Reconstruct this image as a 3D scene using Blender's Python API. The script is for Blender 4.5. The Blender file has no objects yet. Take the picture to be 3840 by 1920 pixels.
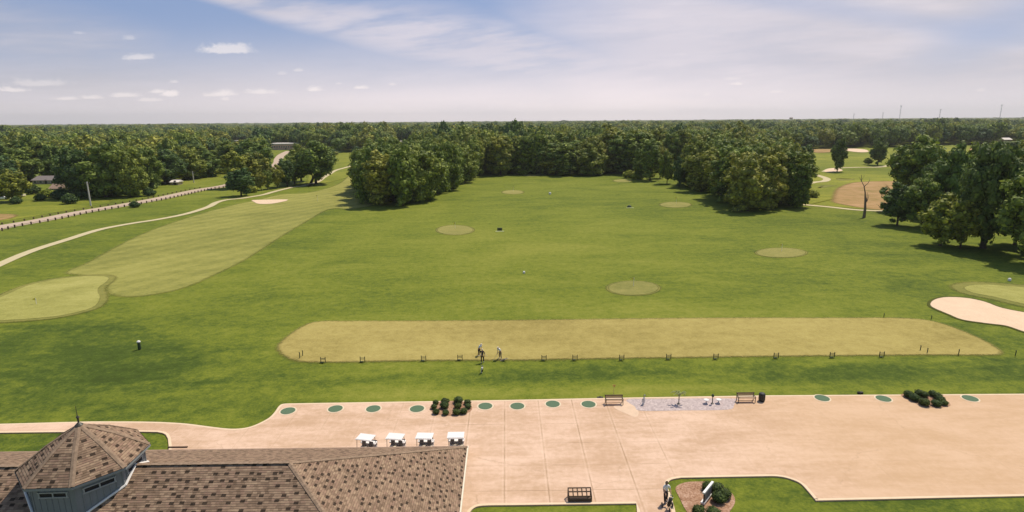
import bpy, bmesh, math, random
import numpy as np
from mathutils import Vector, Matrix
D=bpy.data; sc=bpy.context.scene; COL=sc.collection
R=math.radians
# ---------------------------------------------------------------- camera, sky, sun, exposure
F=2200.; CH=28.; PITCH=R(12.98); YAW=R(.566); ROLL=R(-.418)
fwd=Vector((math.sin(YAW)*math.cos(PITCH),math.cos(YAW)*math.cos(PITCH),-math.sin(PITCH)))
rt=Vector((math.cos(YAW),-math.sin(YAW),0)); up=rt.cross(fwd)
RX=math.cos(ROLL)*rt+math.sin(ROLL)*up; UX=-math.sin(ROLL)*rt+math.cos(ROLL)*up
cam=D.cameras.new('camera'); co=D.objects.new('camera',cam); COL.objects.link(co); sc.camera=co
cam.sensor_width=36; cam.lens=F/3840*36; cam.clip_end=40000; cam.clip_start=.1
M3=Matrix((RX,UX,-fwd)).transposed(); co.matrix_world=Matrix.Translation((0,0,CH))@M3.to_4x4()
def proj(p):
    d=Vector(p)-Vector((0,0,CH)); z=d.dot(fwd)
    if z<.1: return -9e9,0,z
    return 1920+F*d.dot(RX)/z, 960-F*d.dot(UX)/z, z
def ray(x,y): return (x-1920)/F*RX-(y-960)/F*UX+fwd
def G(x,y,z=0.):
    d=ray(x,y); t=(z-CH)/d.z; return Vector((t*d.x,t*d.y,z))
SUN_EL=R(60); SUN_AZ=R(42)      # azimuth clockwise from +Y (view direction)
sdir=Vector((math.sin(SUN_AZ)*math.cos(SUN_EL),math.cos(SUN_AZ)*math.cos(SUN_EL),math.sin(SUN_EL)))
sl=D.lights.new('sun','SUN'); sl.energy=4.1; sl.angle=R(.53); sl.color=(1,.90,.74)
so=D.objects.new('sun',sl); COL.objects.link(so); so.rotation_euler=sdir.to_track_quat('Z','Y').to_euler()
sc.view_settings.view_transform='Standard'; sc.view_settings.look='None'; sc.view_settings.exposure=.08; sc.view_settings.gamma=1
sc.cycles.max_bounces=6; sc.cycles.transparent_max_bounces=16; sc.cycles.volume_bounces=0

class NT:
    """small expression builder for shader nodes"""
    def __init__(s,t): s.t=t
    def n(s,k,**kw):
        x=s.t.nodes.new(k)
        for a,b in kw.items(): setattr(x,a,b)
        return x
    def put(s,sock,v):
        if isinstance(v,X): s.t.links.new(v.s,sock)
        elif v is not None: sock.default_value=v
    def math(s,op,a,b=None,c=None,clamp=False):
        x=s.n('ShaderNodeMath',operation=op,use_clamp=clamp); s.put(x.inputs[0],a); s.put(x.inputs[1],b)
        if c is not None: s.put(x.inputs[2],c)
        return X(s,x.outputs[0])
    def mix(s,f,a,b,mode='MIX'):
        x=s.n('ShaderNodeMix',data_type='RGBA',blend_type=mode,clamp_factor=True)
        s.put(x.inputs[0],f)
        for i,v in ((6,a),(7,b)): s.put(x.inputs[i], v if isinstance(v,X) else (*v[:3],1))
        return X(s,x.outputs[2])
    def xyz(s,v):
        x=s.n('ShaderNodeSeparateXYZ'); s.put(x.inputs[0],v); return [X(s,o) for o in x.outputs]
    def vec(s,a,b,c=0.):
        x=s.n('ShaderNodeCombineXYZ')
        for i,v in enumerate((a,b,c)): s.put(x.inputs[i],v)
        return X(s,x.outputs[0])
    def noise(s,v,scale,detail=3.,rough=.55,dist=0.):
        x=s.n('ShaderNodeTexNoise'); s.put(x.inputs['Vector'],v); s.put(x.inputs['Scale'],scale)
        x.inputs['Detail'].default_value=detail; x.inputs['Roughness'].default_value=rough; x.inputs['Distortion'].default_value=dist
        return X(s,x.outputs['Fac'])
    def white(s,v):
        x=s.n('ShaderNodeTexWhiteNoise',noise_dimensions='3D'); s.put(x.inputs['Vector'],v); return X(s,x.outputs['Value'])
    def ss(s,v,a,b,c=0.,d=1.):
        x=s.n('ShaderNodeMapRange',interpolation_type='SMOOTHSTEP'); s.put(x.inputs[0],v)
        for i,q in enumerate((a,b,c,d)): s.put(x.inputs[i+1],q)
        return X(s,x.outputs[0])
    def ramp(s,f,stops):
        x=s.n('ShaderNodeValToRGB'); s.put(x.inputs[0],f); e=x.color_ramp.elements
        while len(e)<len(stops): e.new(.5)
        for k,(p,c) in enumerate(stops): e[k].position=p; e[k].color=(*c,1)
        return X(s,x.outputs[0])
class X:
    def __init__(s,n,k): s.n=n; s.s=k
    def __add__(s,o): return s.n.math('ADD',s,o)
    def __radd__(s,o): return s.n.math('ADD',o,s)
    def __sub__(s,o): return s.n.math('SUBTRACT',s,o)
    def __rsub__(s,o): return s.n.math('SUBTRACT',o,s)
    def __mul__(s,o): return s.n.math('MULTIPLY',s,o)
    def __rmul__(s,o): return s.n.math('MULTIPLY',o,s)
    def __truediv__(s,o): return s.n.math('DIVIDE',s,o)
def fl(a): return a.n.math('FLOOR',a)
def mx(a,b): return a.n.math('MAXIMUM',a,b)
def ab(a): return a.n.math('ABSOLUTE',a)

# world: Nishita sky with high cloud drawn in world directions
w=D.worlds.new('World'); sc.world=w; w.use_nodes=True; t=w.node_tree; t.nodes.clear(); n=NT(t)
sky=n.n('ShaderNodeTexSky',sky_type='NISHITA',sun_disc=False); sky.sun_elevation=SUN_EL; sky.sun_rotation=SUN_AZ
sky.altitude=100; sky.air_density=1.; sky.dust_density=1.2; sky.ozone_density=2.
tc=n.n('ShaderNodeTexCoord'); dx,dy,dz=n.xyz(X(n,tc.outputs['Generated']))
front=n.ss(dy,.15,.35); yy=mx(dy,.15)
U=dx/yy; V=dz/yy                                    # directions projected on the plane y=1
def uv(x,y):
    d=ray(x,y); return d.x/d.y, d.z/d.y
def line(p,q):                                      # signed distance to / position along a line between two directions
    a=Vector(uv(*p)); b=Vector(uv(*q)); d=(b-a); L=d.length; d/=L
    du=U-a.x; dv=V-a.y
    return du*(-d.y)+dv*d.x, (du*d.x+dv*d.y)/L
P=n.vec(U,V)
warp=n.noise(P,2.2,4.)-.5; warp2=n.noise(n.vec(U*1.0,V*2.5,3.),5.,5.)-.5
fine=n.noise(n.vec(U*.9+V*2.,V*7.-U*.9,1.),4.5,8.,.62)       # streaks falling to the right
fine2=n.noise(n.vec(U*.7,V*6.,7.),5.,7.,.6)
d1,t1=line((680,-60),(2000,230))
wd=n.ss(t1,.0,.9,.016,.06)
band=n.math('SUBTRACT',1.,n.ss(ab(d1+warp*.035)/wd,.25,1.25),clamp=True)*n.ss(fine,.3,.6,.35,1.)*n.ss(t1,-.2,.15)
veil=n.ss(U+warp*.35+(V*-.9)+fine2*.1-.05,-.30,.12)                     # veil thickens to the right
d2,t2=line((3350,260),(3900,40))
gap=(1.-n.ss(ab(d2+warp*.04),.0,.07))*n.ss(t2,-.1,.6)*.55
d3,t3=line((2500,-60),(3300,60)); gap2=(1.-n.ss(ab(d3+warp*.03),.0,.03))*.35
d5,t5=line((1330,-10),(1850,130)); gap3=(1.-n.ss(ab(d5+warp*.03),.005,.04))*(1.-n.ss(t5,.6,2.2))*.95
d4,t4=line((-200,60),(900,330)); left=(1.-n.ss(ab(d4+warp*.05),.01,.085))*(1.-n.ss(t4,.5,1.15))*n.ss(fine2,.25,.7,.3,.75)
low=1.-n.ss(V+warp2*.03,.02,.16)
cl=mx(mx(band*.8,veil*.93*(1.-gap)*(1.-gap2)*(1.-gap3)),mx(left*.75,low*.85))
cl=n.math('MINIMUM',mx(cl+(fine-.5)*.22*cl,.0),1.)
SB=.105
skyc=X(n,sky.outputs[0])
blue=n.mix(1.,skyc,(.80,.88,1.22),'MULTIPLY')
blue=n.mix(.72,blue,n.mix(n.ss(V,.0,.19),(5.5,5.4,6.2),(2.4,3.2,4.9)))
vcol=n.mix(n.ss(V,.0,.11),(10.2,8.9,8.9),(6.6,6.2,6.9))
vcol=n.mix(n.ss(U,.15,.8),vcol,n.mix(n.ss(V,0.,.09),(8.,7.3,7.6),(5.9,5.55,6.0))); vcol=n.mix(n.ss(U,-.12,-.75),vcol,n.mix(n.ss(V,0.,.09),(7.8,7.1,7.2),(5.3,5.05,5.4)))
vcol=n.mix(n.ss(fine2,.38,.72)*.45,vcol,(7.9,7.2,7.6)); vcol=n.mix(n.ss(fine,.58,.30)*.30*n.ss(V,.03,.10),vcol,(4.6,4.7,5.6))
scol=n.mix(cl,blue,vcol)
puffs=[(855,176,105,27,1.),(528,208,60,17,.7),(298,120,26,9,.35),(488,138,30,12,.4),(45,331,62,14,.7),(140,305,120,20,.4),
 (250,366,60,9,.6),(340,362,50,10,.6),(470,352,60,12,.6),(560,372,50,8,.5),(636,345,32,17,1.),(590,338,50,12,.7),(840,345,55,16,.7),(800,352,40,10,.55),(980,340,62,13,.6),(1180,330,30,13,.75),
 (1356,325,28,9,.75),(1120,260,24,9,.45),(1474,314,16,7,.4),(655,303,18,9,.45),(845,368,22,9,.5),(1270,311,12,6,.35),
 (2760,312,26,7,.6),(2745,292,30,8,.3),(2650,352,14,6,.5),(2560,200,24,7,.25),(1060,272,20,9,.3),(2910,342,22,6,.35),(3675,335,22,9,.3)]
edge=n.noise(n.vec(U*1.,V*1.5,5.),42.,6.,.7)-.5
pm=None
for (x,y,a,b,s) in puffs:
    u0,v0=uv(x,y+b*.55); u1,_=uv(x+a,y); _,v1=uv(x,y-b*.6)
    q=((U-u0)/(u1-u0)); r=(V-v0)/(v1-v0); r=mx(r,r*-2.6)
    e=n.math('SQRT',q*q+r*r)+edge*2.6
    m=n.math('SUBTRACT',1.,n.ss(e,.25,1.25),clamp=True)*s
    pm=m if pm is None else mx(pm,m)
scol=n.mix(n.math('MINIMUM',pm*.85,.72),scol,n.mix(n.ss(V,.03,.13),(10.2,9.2,8.9),(8.,7.6,7.8)))
scol=n.mix(front,skyc,scol)
bg=n.n('ShaderNodeBackground'); n.put(bg.inputs[0],scol); bg.inputs[1].default_value=SB
ow=n.n('ShaderNodeOutputWorld'); t.links.new(bg.outputs[0],ow.inputs[0])

# ---------------------------------------------------------------- materials
MC={}
def material(name,fn,rough=.9,spec=.25,bump=None,trans=0.,soft=False):
    if name in MC: return MC[name]
    m=D.materials.new(name); m.use_nodes=True; t=m.node_tree; t.nodes.clear(); n=NT(t)
    out=n.n('ShaderNodeOutputMaterial'); b=n.n('ShaderNodeBsdfPrincipled')
    geo=n.n('ShaderNodeNewGeometry'); n.pos=X(n,geo.outputs['Position']); n.geo=geo
    r=fn(n); c,h=(r if isinstance(r,tuple) and isinstance(r[0],X) else (r,None))
    if isinstance(c,X): n.put(b.inputs['Base Color'],c)
    else: b.inputs['Base Color'].default_value=(*c,1)
    b.inputs['Roughness'].default_value=rough; b.inputs['Specular IOR Level'].default_value=spec
    if h is not None:
        bp=n.n('ShaderNodeBump'); bp.inputs['Distance'].default_value=bump or .05; bp.inputs['Strength'].default_value=1.
        n.put(bp.inputs['Height'],h); t.links.new(bp.outputs[0],b.inputs['Normal'])
    if trans:
        tr=n.n('ShaderNodeBsdfTranslucent'); n.put(tr.inputs[0],c if isinstance(c,X) else (*c,1)); ms=n.n('ShaderNodeMixShader'); ms.inputs[0].default_value=trans
        t.links.new(b.outputs[0],ms.inputs[1]); t.links.new(tr.outputs[0],ms.inputs[2]); t.links.new(ms.outputs[0],out.inputs[0])
    elif soft:      # the mown edge thins out over the strip round the sheet
        at=n.n('ShaderNodeAttribute',attribute_name='fade'); k=n.noise(n.pos,1.6,4.,.7)-.5; f=n.ss(X(n,at.outputs['Fac'])+k*.7*n.ss(X(n,at.outputs['Fac']),.02,.2),.15,.85)
        tr=n.n('ShaderNodeBsdfTransparent'); ms=n.n('ShaderNodeMixShader'); n.put(ms.inputs[0],f); t.links.new(b.outputs[0],ms.inputs[1]); t.links.new(tr.outputs[0],ms.inputs[2]); t.links.new(ms.outputs[0],out.inputs[0])
    else: t.links.new(b.outputs[0],out.inputs[0])
    MC[name]=m; return m
def plain(name,c,rough=.6,spec=.3,var=.12,scale=3.,metal=0.):
    def f(n):
        k=n.noise(n.pos,scale,4.); return n.mix(k,tuple(v*(1-var) for v in c),tuple(v*(1+var) for v in c))
    m=material(name,f,rough,spec)
    if metal: m.node_tree.nodes['Principled BSDF'].inputs['Metallic'].default_value=metal
    return m
def grass(name,dark,mid,light,patch=None,stripe=None,amt=1.,big=.011):
    def f(n):
        x,y,z=n.xyz(n.pos); v=n.vec(x,y,0.)
        g1=n.noise(v,big,4.,.6,.6); g2=n.noise(n.vec(x*.55+y*.2,y-x*.15,2.),.10,4.,.65,.8); g3=n.noise(v,.75,5.,.7)
        st=n.noise(n.vec(x*.05+y*.02,y*.5-x*.04,4.),1.,4.,.65); g4=n.noise(n.vec(x,y,9.),4.5,3.,.7)
        s=g1*.75+g2*.7+g3*.75*amt+st*.24*amt+g4*.65-1.05
        if stripe:
            a,per,k=stripe; q=(x*math.cos(a)+y*math.sin(a)+(g2-.5)*1.5)/per
            s=s+(n.ss(ab(n.math('FRACT',q)-.5),.18,.32)-.5)*k
        if patch: 
            for (px,py,rx,ry,k) in patch:
                qx=(x-px)/rx; qy=(y-py)/ry; e=n.math('SQRT',qx*qx+qy*qy)+(g2-.5)*.9+(g1-.5)*.8
                s=s+(1.-n.ss(e+(g3-.5)*.35+(st-.5)*.5,.0,1.35))*k
        c=n.ramp(s,[(.0,tuple(v*.72 for v in dark)),(.22,dark),(.52,mid),(.88,light)])
        return c,(g3*.6+g4*.4)
    return material(name,f,.95,.12,bump=.12,soft=(name!='rough_grass'))
def wpatch(x,y,a,b,k):                                # darker or paler ground round a place in the view, sized in metres
    p=G(x,y); return (p.x,p.y,a,b,k)
GR=grass('rough_grass',(.066,.100,.014),(.158,.188,.021),(.262,.262,.046),patch=[
  wpatch(300,1330,17,9,-0.25),wpatch(150,1250,12,8,-0.15),wpatch(900,1370,16,7,-0.13),wpatch(120,1500,18,8,-0.18),wpatch(700,1480,16,5,-0.07),
  wpatch(2600,1390,22,3.2,-0.13),wpatch(3400,1410,22,4.5,-0.18),wpatch(3750,1300,10,10,-0.18),wpatch(1700,1420,26,2.4,-0.16),
  wpatch(3450,1080,9,9,-0.13),wpatch(900,1050,16,14,.06),wpatch(2000,900,50,40,.10),wpatch(2100,1150,45,7,.12),wpatch(1200,760,25,50,-0.03),
  wpatch(1320,1250,30,9,.07),wpatch(2000,1468,60,2.2,.16),wpatch(3200,1600,40,8,-0.07),wpatch(3300,1900,20,6,-0.06),wpatch(200,1680,14,4,-0.18)])
_a=G(857,978);_b=G(1341,859);FANG=math.atan2(_b.y-_a.y,_b.x-_a.x)+math.pi/2
FAIR=grass('fairway_grass',(.19,.195,.045),(.29,.28,.070),(.38,.35,.105),stripe=(FANG,5.2,.10),amt=.9)
TEE=grass('tee_grass',(.26,.21,.06),(.37,.30,.095),(.46,.385,.13),amt=1.,big=.03)
GREEN=grass('green_grass',(.31,.30,.08),(.43,.40,.13),(.53,.48,.18),amt=.6,big=.04)
TARG=grass('target_grass',(.20,.20,.052),(.29,.265,.08),(.37,.33,.11),amt=.8,big=.04)
FRINGE=grass('fringe_grass',(.16,.17,.038),(.25,.235,.06),(.33,.30,.09),amt=.8)
FAR=grass('meadow_grass',(.14,.17,.02),(.27,.27,.035),(.40,.36,.07),amt=.7)
def sandf(n):
    k=n.noise(n.pos,.5,5.); k2=n.noise(n.pos,3.,4.); return n.mix(k*.6+k2*.4,(.62,.43,.29),(.84,.66,.47)),k2
SAND=material('bunker_sand',sandf,.95,.1,bump=.1,soft=True)
def soilf(n):
    x,y,z=n.xyz(n.pos); k=n.noise(n.vec(x,y,0.),.22,6.,.7); k2=n.noise(n.vec(x*.5,y*1.5,0.),.06,3.)
    return n.ramp(k*.6+k2*.4,[(.33,(.17,.16,.045)),(.47,(.34,.22,.09)),(.66,(.46,.29,.15))])
SOIL=material('bare_soil',soilf,.95,.1,soft=True)
def concf(n):
    x,y,z=n.xyz(n.pos); g=n.noise(n.vec(x*.5,y,0.),.28,5.,.6,.4); g2=n.noise(n.pos,2.2,5.,.65); g3=n.noise(n.vec(x*.2,y,3.),1.1,4.,.7); g5=n.noise(n.pos,9.,3.,.7)
    c=n.mix(n.ss(g*.45+g2*.25+g3*.3,.36,.64),(.52,.345,.22),(.73,.52,.385))
    c=n.mix(n.ss(g5,.5,.8)*.35,c,(.46,.30,.19))
    c=n.mix(n.ss(x+(g-.5)*12.,14.,34.)*.55,c,(.56,.37,.205))         # the right end is laid in a yellower mix
    per=3.42; jx=ab(n.math('FRACT',(x+.32+(g2-.5)*.08)/per)-.5); jy=ab(n.math('FRACT',(y+.9)/per)-.5)
    inn=n.ss(x,9.,17.,1.,.15)*n.ss(x,-12.,-3.,.25,1.); brk=n.ss(n.noise(n.vec(x,y,7.),.35,2.),.38,.6,.25,1.)
    ln=mx(n.ss(jx,.482,.494),n.ss(jy,.482,.494)*.9)*inn*brk
    cr=n.n('ShaderNodeTexVoronoi',feature='DISTANCE_TO_EDGE'); n.put(cr.inputs['Vector'],n.vec(x+(g2-.5)*1.2,y+(g3-.5)*1.2,0.)); cr.inputs['Scale'].default_value=.09
    ck=(1.-n.ss(X(n,cr.outputs[0]),.0,.006))*.35*n.ss(g3,.45,.6)
    cell=n.white(n.vec(fl((x+.32)/per+.5),fl((y+.9)/per+.5),1.))
    c=n.mix(n.ss(cell,.3,1.)*.16*inn,c,(.52,.33,.21))
    c=n.mix(mx(ln*.62,ck),c,(.30,.19,.11))
    ha=(1.-n.ss(ab(jx-.455),.0,.03))*inn*.14; c=n.mix(ha,c,(.86,.68,.52))
    return c,g2
CONC=material('patio_concrete',concf,.9,.2,bump=.01)
EDGE=plain('pale_concrete_edge',(.74,.58,.40),.9,.2,.1,2.)
def pathf(n):
    k=n.noise(n.pos,.5,5.,.6); k2=n.noise(n.pos,4.,3.); return n.mix(k*.6+k2*.4,(.44,.37,.20),(.66,.57,.36))
PATHM=material('path_concrete',pathf,.9,.2)
def roadf(n):
    k=n.noise(n.pos,.25,5.,.6); k2=n.noise(n.pos,5.,3.); return n.mix(k*.6+k2*.4,(.40,.30,.22),(.60,.47,.36))
ROAD=material('road_surface',roadf,.9,.2)
def mulchf(n):
    k=n.noise(n.pos,7.,5.,.75); k2=n.noise(n.pos,1.1,3.); return n.ramp(k*.7+k2*.3,[(.36,(.20,.10,.055)),(.52,(.42,.25,.16)),(.68,(.62,.44,.34))]),k
MULCH=material('mulch',mulchf,.95,.1,bump=.06)
def padf(n):
    k=n.noise(n.pos,5.,5.,.7); return n.ramp(k,[(.35,(.36,.29,.28)),(.55,(.53,.44,.42)),(.75,(.68,.58,.53))])
PAD=material('grey_gravel_pad',padf,.95,.1)
def leaf(name,a,b,c):
    def f(n):
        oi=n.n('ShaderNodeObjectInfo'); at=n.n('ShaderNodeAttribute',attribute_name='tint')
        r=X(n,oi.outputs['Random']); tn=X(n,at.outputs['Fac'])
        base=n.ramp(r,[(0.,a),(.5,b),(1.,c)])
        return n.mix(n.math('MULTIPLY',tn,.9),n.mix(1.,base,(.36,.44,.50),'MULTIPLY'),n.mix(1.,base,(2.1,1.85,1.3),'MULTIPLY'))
    return material(name,f,.65,.25,trans=.2)
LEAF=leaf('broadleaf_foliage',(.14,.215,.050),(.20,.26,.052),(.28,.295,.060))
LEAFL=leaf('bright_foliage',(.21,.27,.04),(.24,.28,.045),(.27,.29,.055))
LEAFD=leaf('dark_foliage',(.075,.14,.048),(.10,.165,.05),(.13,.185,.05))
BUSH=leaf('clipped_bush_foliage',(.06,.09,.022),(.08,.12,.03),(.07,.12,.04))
def barkf(n):
    x,y,z=n.xyz(n.pos); k=n.noise(n.vec(x*3.,y*3.,z*.6),1.,5.,.7); return n.mix(k,(.035,.025,.018),(.12,.09,.065))
BARK=material('bark',barkf,.95,.1)
PBARK=plain('pale_dead_wood',(.36,.29,.25),.9,.1,.45,2.)
def shingf(n):
    tcn=n.n('ShaderNodeUVMap'); u,v,_=n.xyz(X(n,tcn.outputs[0]))
    row=fl(v/.145); u2=u/.23+n.white(n.vec(row,3.,0.))*7.; col=fl(u2)
    wn=n.white(n.vec(col,row,0.)); wn2=n.white(n.vec(col,row,9.)); g=n.noise(n.vec(u,v,0.),.7,4.); g2=n.noise(n.vec(u,v,3.),7.,4.,.7)
    c=n.ramp(wn*.55+g*.5+(g2-.5)*.5-.03,[(.05,(.135,.088,.056)),(.35,(.215,.145,.098)),(.6,(.295,.20,.135)),(.95,(.43,.31,.205))])
    c=n.mix(n.ss(wn2,.78,.83)*.4,c,(.31,.19,.14))
    # dark accent tabs, about one to each patch of two courses by three tabs
    r2=fl(v/.47); u3=u/.64+n.white(n.vec(r2,5.,0.))*5.; c2=fl(u3); fu=n.math('FRACT',u3); fv=n.math('FRACT',v/.47)
    w1=n.white(n.vec(c2,r2,4.)); w2=n.white(n.vec(c2,r2,6.))*.5; w3=n.white(n.vec(c2,r2,8.))*.5
    dk=n.ss(fu-w2,.0,.03)*n.ss(fu-w2,.45,.42)*n.ss(fv-w3,.0,.05)*n.ss(fv-w3,.44,.38)*n.ss(w1,.22,.23)
    c=n.mix(dk*.88,c,(.028,.02,.014))
    ed=n.ss(n.math('FRACT',v/.145),.0,.2)
    c=n.mix((1.-ed)*.35,c,(.09,.062,.045))
    return c,(g2*.4+ed)
SHING=material('variegated_shingles',shingf,.9,.15,bump=.02)
RIDGE=plain('ridge_shingles',(.275,.195,.135),.9,.15,.6,5.)
BLUEW=plain('blue_grey_siding',(.22,.235,.245),.7,.2,.15,2.)
WHITE=plain('white_paint',(.80,.77,.74),.5,.3,.06)
DARK=plain('dark_slot',(.018,.018,.022),.6,.3)
BLACK=plain('black_plastic',(.018,.018,.02),.5,.4)
BRONZE=plain('dark_bronze_metal',(.05,.045,.035),.45,.5)
WOODT=plain('tan_timber',(.50,.34,.22),.7,.2,.2,6.)
WOODD=plain('dark_timber',(.10,.065,.045),.8,.2,.3,6.)
DGREEN=plain('dark_green_paint',(.035,.06,.03),.6,.3)
MATG=plain('green_turf_mat',(.11,.17,.105),.95,.1,.4,14.)
HALO=plain('pale_mat_surround',(.70,.58,.42),.95,.1,.12,4.)
CREAM=plain('cream_paint',(.78,.70,.55),.6,.2)
BRICK=plain('red_brick_wall',(.72,.45,.36),.9,.1,.3,1.)
TANW=plain('tan_wall',(.45,.36,.28),.8,.1,.2)
GREYR=plain('grey_house_roof',(.22,.19,.18),.9,.1,.2)
BROWNR=plain('brown_house_roof',(.33,.23,.17),.9,.1,.25)
PALER=plain('pale_house_roof',(.78,.72,.66),.8,.1,.15)
GLASS=plain('dark_glass',(.03,.035,.04),.2,.6)
STEEL=plain('galvanised_steel',(.38,.38,.40),.5,.4)
RUST=plain('orange_leaves',(.55,.28,.12),.8,.1,.3)
PALEL=plain('pale_green_leaves',(.42,.46,.20),.7,.2,.3,8.)
SKIN=plain('skin',(.48,.29,.20),.6,.3,.05); HAIR=plain('dark_hair',(.03,.02,.015),.7,.3)

# ---------------------------------------------------------------- builders
def link(o,parent=None,loc=None):
    COL.objects.link(o)
    if parent is not None: o.parent=parent
    if loc is not None: o.location=loc
    return o
def tag(o,label=None,cat=None,group=None,kind=None):
    for k,v in (('label',label),('category',cat),('group',group),('kind',kind)):
        if v: o[k]=v
    return o
def empty(name,loc,label,cat,group=None,rz=0.):
    o=D.objects.new(name,None); o.empty_display_size=.2; link(o,None,loc); o.rotation_euler=(0,0,rz); return tag(o,label,cat,group)
def meshobj(name,verts,faces,mat,parent=None,loc=None,smooth=False):
    m=D.meshes.new(name); m.from_pydata([tuple(v) for v in verts],[],faces); m.update()
    for q in (mat if isinstance(mat,(list,tuple)) else [mat]): m.materials.append(q)
    if smooth: m.polygons.foreach_set('use_smooth',[True]*len(m.polygons))
    return link(D.objects.new(name,m),parent,loc)
class MB:
    def __init__(s): s.v=[]; s.f=[]
    def add(s,v,f): k=len(s.v); s.v+=[tuple(q) for q in v]; s.f+=[[i+k for i in g] for g in f]; return s
    def box(s,c,d,rot=None):
        c=Vector(c); h=Vector(d)/2; vs=[Vector((a*h.x,b*h.y,e*h.z)) for a in(-1,1) for b in(-1,1) for e in(-1,1)]
        if rot is not None: vs=[rot@q for q in vs]
        return s.add([c+q for q in vs],[(0,1,3,2),(4,6,7,5),(0,4,5,1),(2,3,7,6),(0,2,6,4),(1,5,7,3)])
    def tube(s,pts,rad,n=8,cap=True):
        pts=[Vector(p) for p in pts]; rad=rad if isinstance(rad,(list,tuple)) else [rad]*len(pts); rings=[]
        ref=None
        for i,p in enumerate(pts):
            d=(pts[min(i+1,len(pts)-1)]-pts[max(i-1,0)]).normalized()
            a=Vector((0,0,1)) if abs(d.z)<.9 else Vector((1,0,0)); a=d.cross(a).normalized(); b=d.cross(a)
            rings.append([p+rad[i]*(math.cos(2*math.pi*k/n)*a+math.sin(2*math.pi*k/n)*b) for k in range(n)])
        v=[q for r in rings for q in r]; f=[]
        for i in range(len(pts)-1):
            for k in range(n): f.append((i*n+k,i*n+(k+1)%n,(i+1)*n+(k+1)%n,(i+1)*n+k))
        if cap: f.append(tuple(range(n))[::-1]); f.append(tuple((len(pts)-1)*n+k for k in range(n)))
        return s.add(v,f)
    def lathe(s,prof,c=(0,0,0),n=16):
        c=Vector(c); v=[]; f=[]
        for (r,z) in prof: v+=[c+Vector((r*math.cos(2*math.pi*k/n),r*math.sin(2*math.pi*k/n),z)) for k in range(n)]
        for i in range(len(prof)-1):
            for k in range(n): f.append((i*n+k,i*n+(k+1)%n,(i+1)*n+(k+1)%n,(i+1)*n+k))
        f.append(tuple(range(n))[::-1]); f.append(tuple((len(prof)-1)*n+k for k in range(n)))
        return s.add(v,f)
    def build(s,name,mat,parent=None,loc=None,smooth=False): return meshobj(name,s.v,s.f,mat,parent,loc,smooth)
def catmull(pts,closed,k=8):
    P=[Vector((p[0],p[1],0)) for p in pts]; n=len(P); out=[]
    for i in range(n if closed else n-1):
        a,b,c,d=(P[(i-1)%n],P[i],P[(i+1)%n],P[(i+2)%n]) if closed else (P[max(i-1,0)],P[i],P[i+1],P[min(i+2,n-1)])
        for j in range(k):
            t=j/k; out.append(.5*((2*b)+(c-a)*t+(2*a-5*b+4*c-d)*t*t+(3*b-a-3*c+d)*t**3))
    if not closed: out.append(P[-1])
    return out
def offset(poly,d):
    n=len(poly); out=[]; area=sum(poly[i].x*poly[(i+1)%n].y-poly[(i+1)%n].x*poly[i].y for i in range(n)); s=1 if area>0 else -1
    for i in range(n):
        e=(poly[(i+1)%n]-poly[i-1]); e.normalize(); out.append(poly[i]+Vector((e.y,-e.x,0))*d*s)
    return out
def ccw(p): 
    n=len(p); return p if sum(p[i].x*p[(i+1)%n].y-p[(i+1)%n].x*p[i].y for i in range(n))>0 else p[::-1]
def sheet(name,poly,z,mat,kind='structure',label=None,soft=0.):
    poly=ccw(poly)
    if soft:
        a=offset(poly,-soft*.5); b=offset(poly,soft*.5); k=len(a)
        o=meshobj(name,[(p.x,p.y,z) for p in a+b],[list(range(k))]+[(i,i+k,(i+1)%k+k,(i+1)%k) for i in range(k)],mat)
        at=o.data.attributes.new('fade','FLOAT','POINT'); at.data.foreach_set('value',[0.]*k+[1.]*k)
    else: o=meshobj(name,[(p.x,p.y,z) for p in poly],[list(range(len(poly)))],mat)
    o['kind']=kind
    if label: o['label']=label
    return o
def px(pts,s=1.): return [G(x*s,y*s) for x,y in pts]
def ribbon(name,pts,width,z,mat,closed=False):
    v=[];f=[];n=len(pts)
    for i,p in enumerate(pts):
        a=pts[i-1] if (i or closed) else p; b=pts[(i+1)%n] if (i<n-1 or closed) else p
        e=(b-a).normalized(); q=Vector((e.y,-e.x,0))*width/2; v+=[(p.x+q.x,p.y+q.y,z),(p.x-q.x,p.y-q.y,z)]
    for i in range(n if closed else n-1): j=(i+1)%n; f.append((2*i,2*j,2*j+1,2*i+1))
    o=meshobj(name,v,f,mat); o['kind']='structure'; return o
Q=3840/2576
# ---------------------------------------------------------------- ground and sheets
gv=[(-12000,-300),(12000,-300),(12000,12000),(-12000,12000)]
sheet('ground',[Vector((a,b,0)) for a,b in gv],0,GR)
meadow=catmull(px([(1190,600),(1260,577),(1560,572),(1700,580),(1560,640),(1400,640),(1290,670),(1200,690),(1150,690)]),True)
sheet('meadow',meadow,.03,FAR,soft=3.)
mead2=catmull(px([(2980,700),(3000,640),(3030,575),(3160,556),(3300,556),(3500,548),(3650,546),(3900,546),(4200,560),(4000,600),(3600,640),(3480,760),(3300,785),(3100,772),(3000,760)]),True)
sheet('far_meadow',mead2,.03,FAR,soft=5.)
yard=catmull(px([(-200,760),(-200,840),(0,830),(120,812),(330,775),(420,755),(300,730),(120,722),(-60,720)]),True)
sheet('verge',yard,.02,FAR,soft=3.)
fw=catmull(px([(250,1022),(330,985),(420,935),(530,880),(640,838),(770,797),(890,766),(960,752),(1050,730),(1160,722),(1270,690),(1345,640),(1500,620),(1620,640),(1500,700),(1420,760),(1330,782),(1235,785),(1150,830),(1050,890),(955,952),(890,990),(805,1030),(730,1065),(640,1093),(520,1112),(430,1108),(400,1085),(400,1050),(330,1035)]),True)
sheet('fairway',fw,.05,FAIR,soft=2.2)
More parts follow.
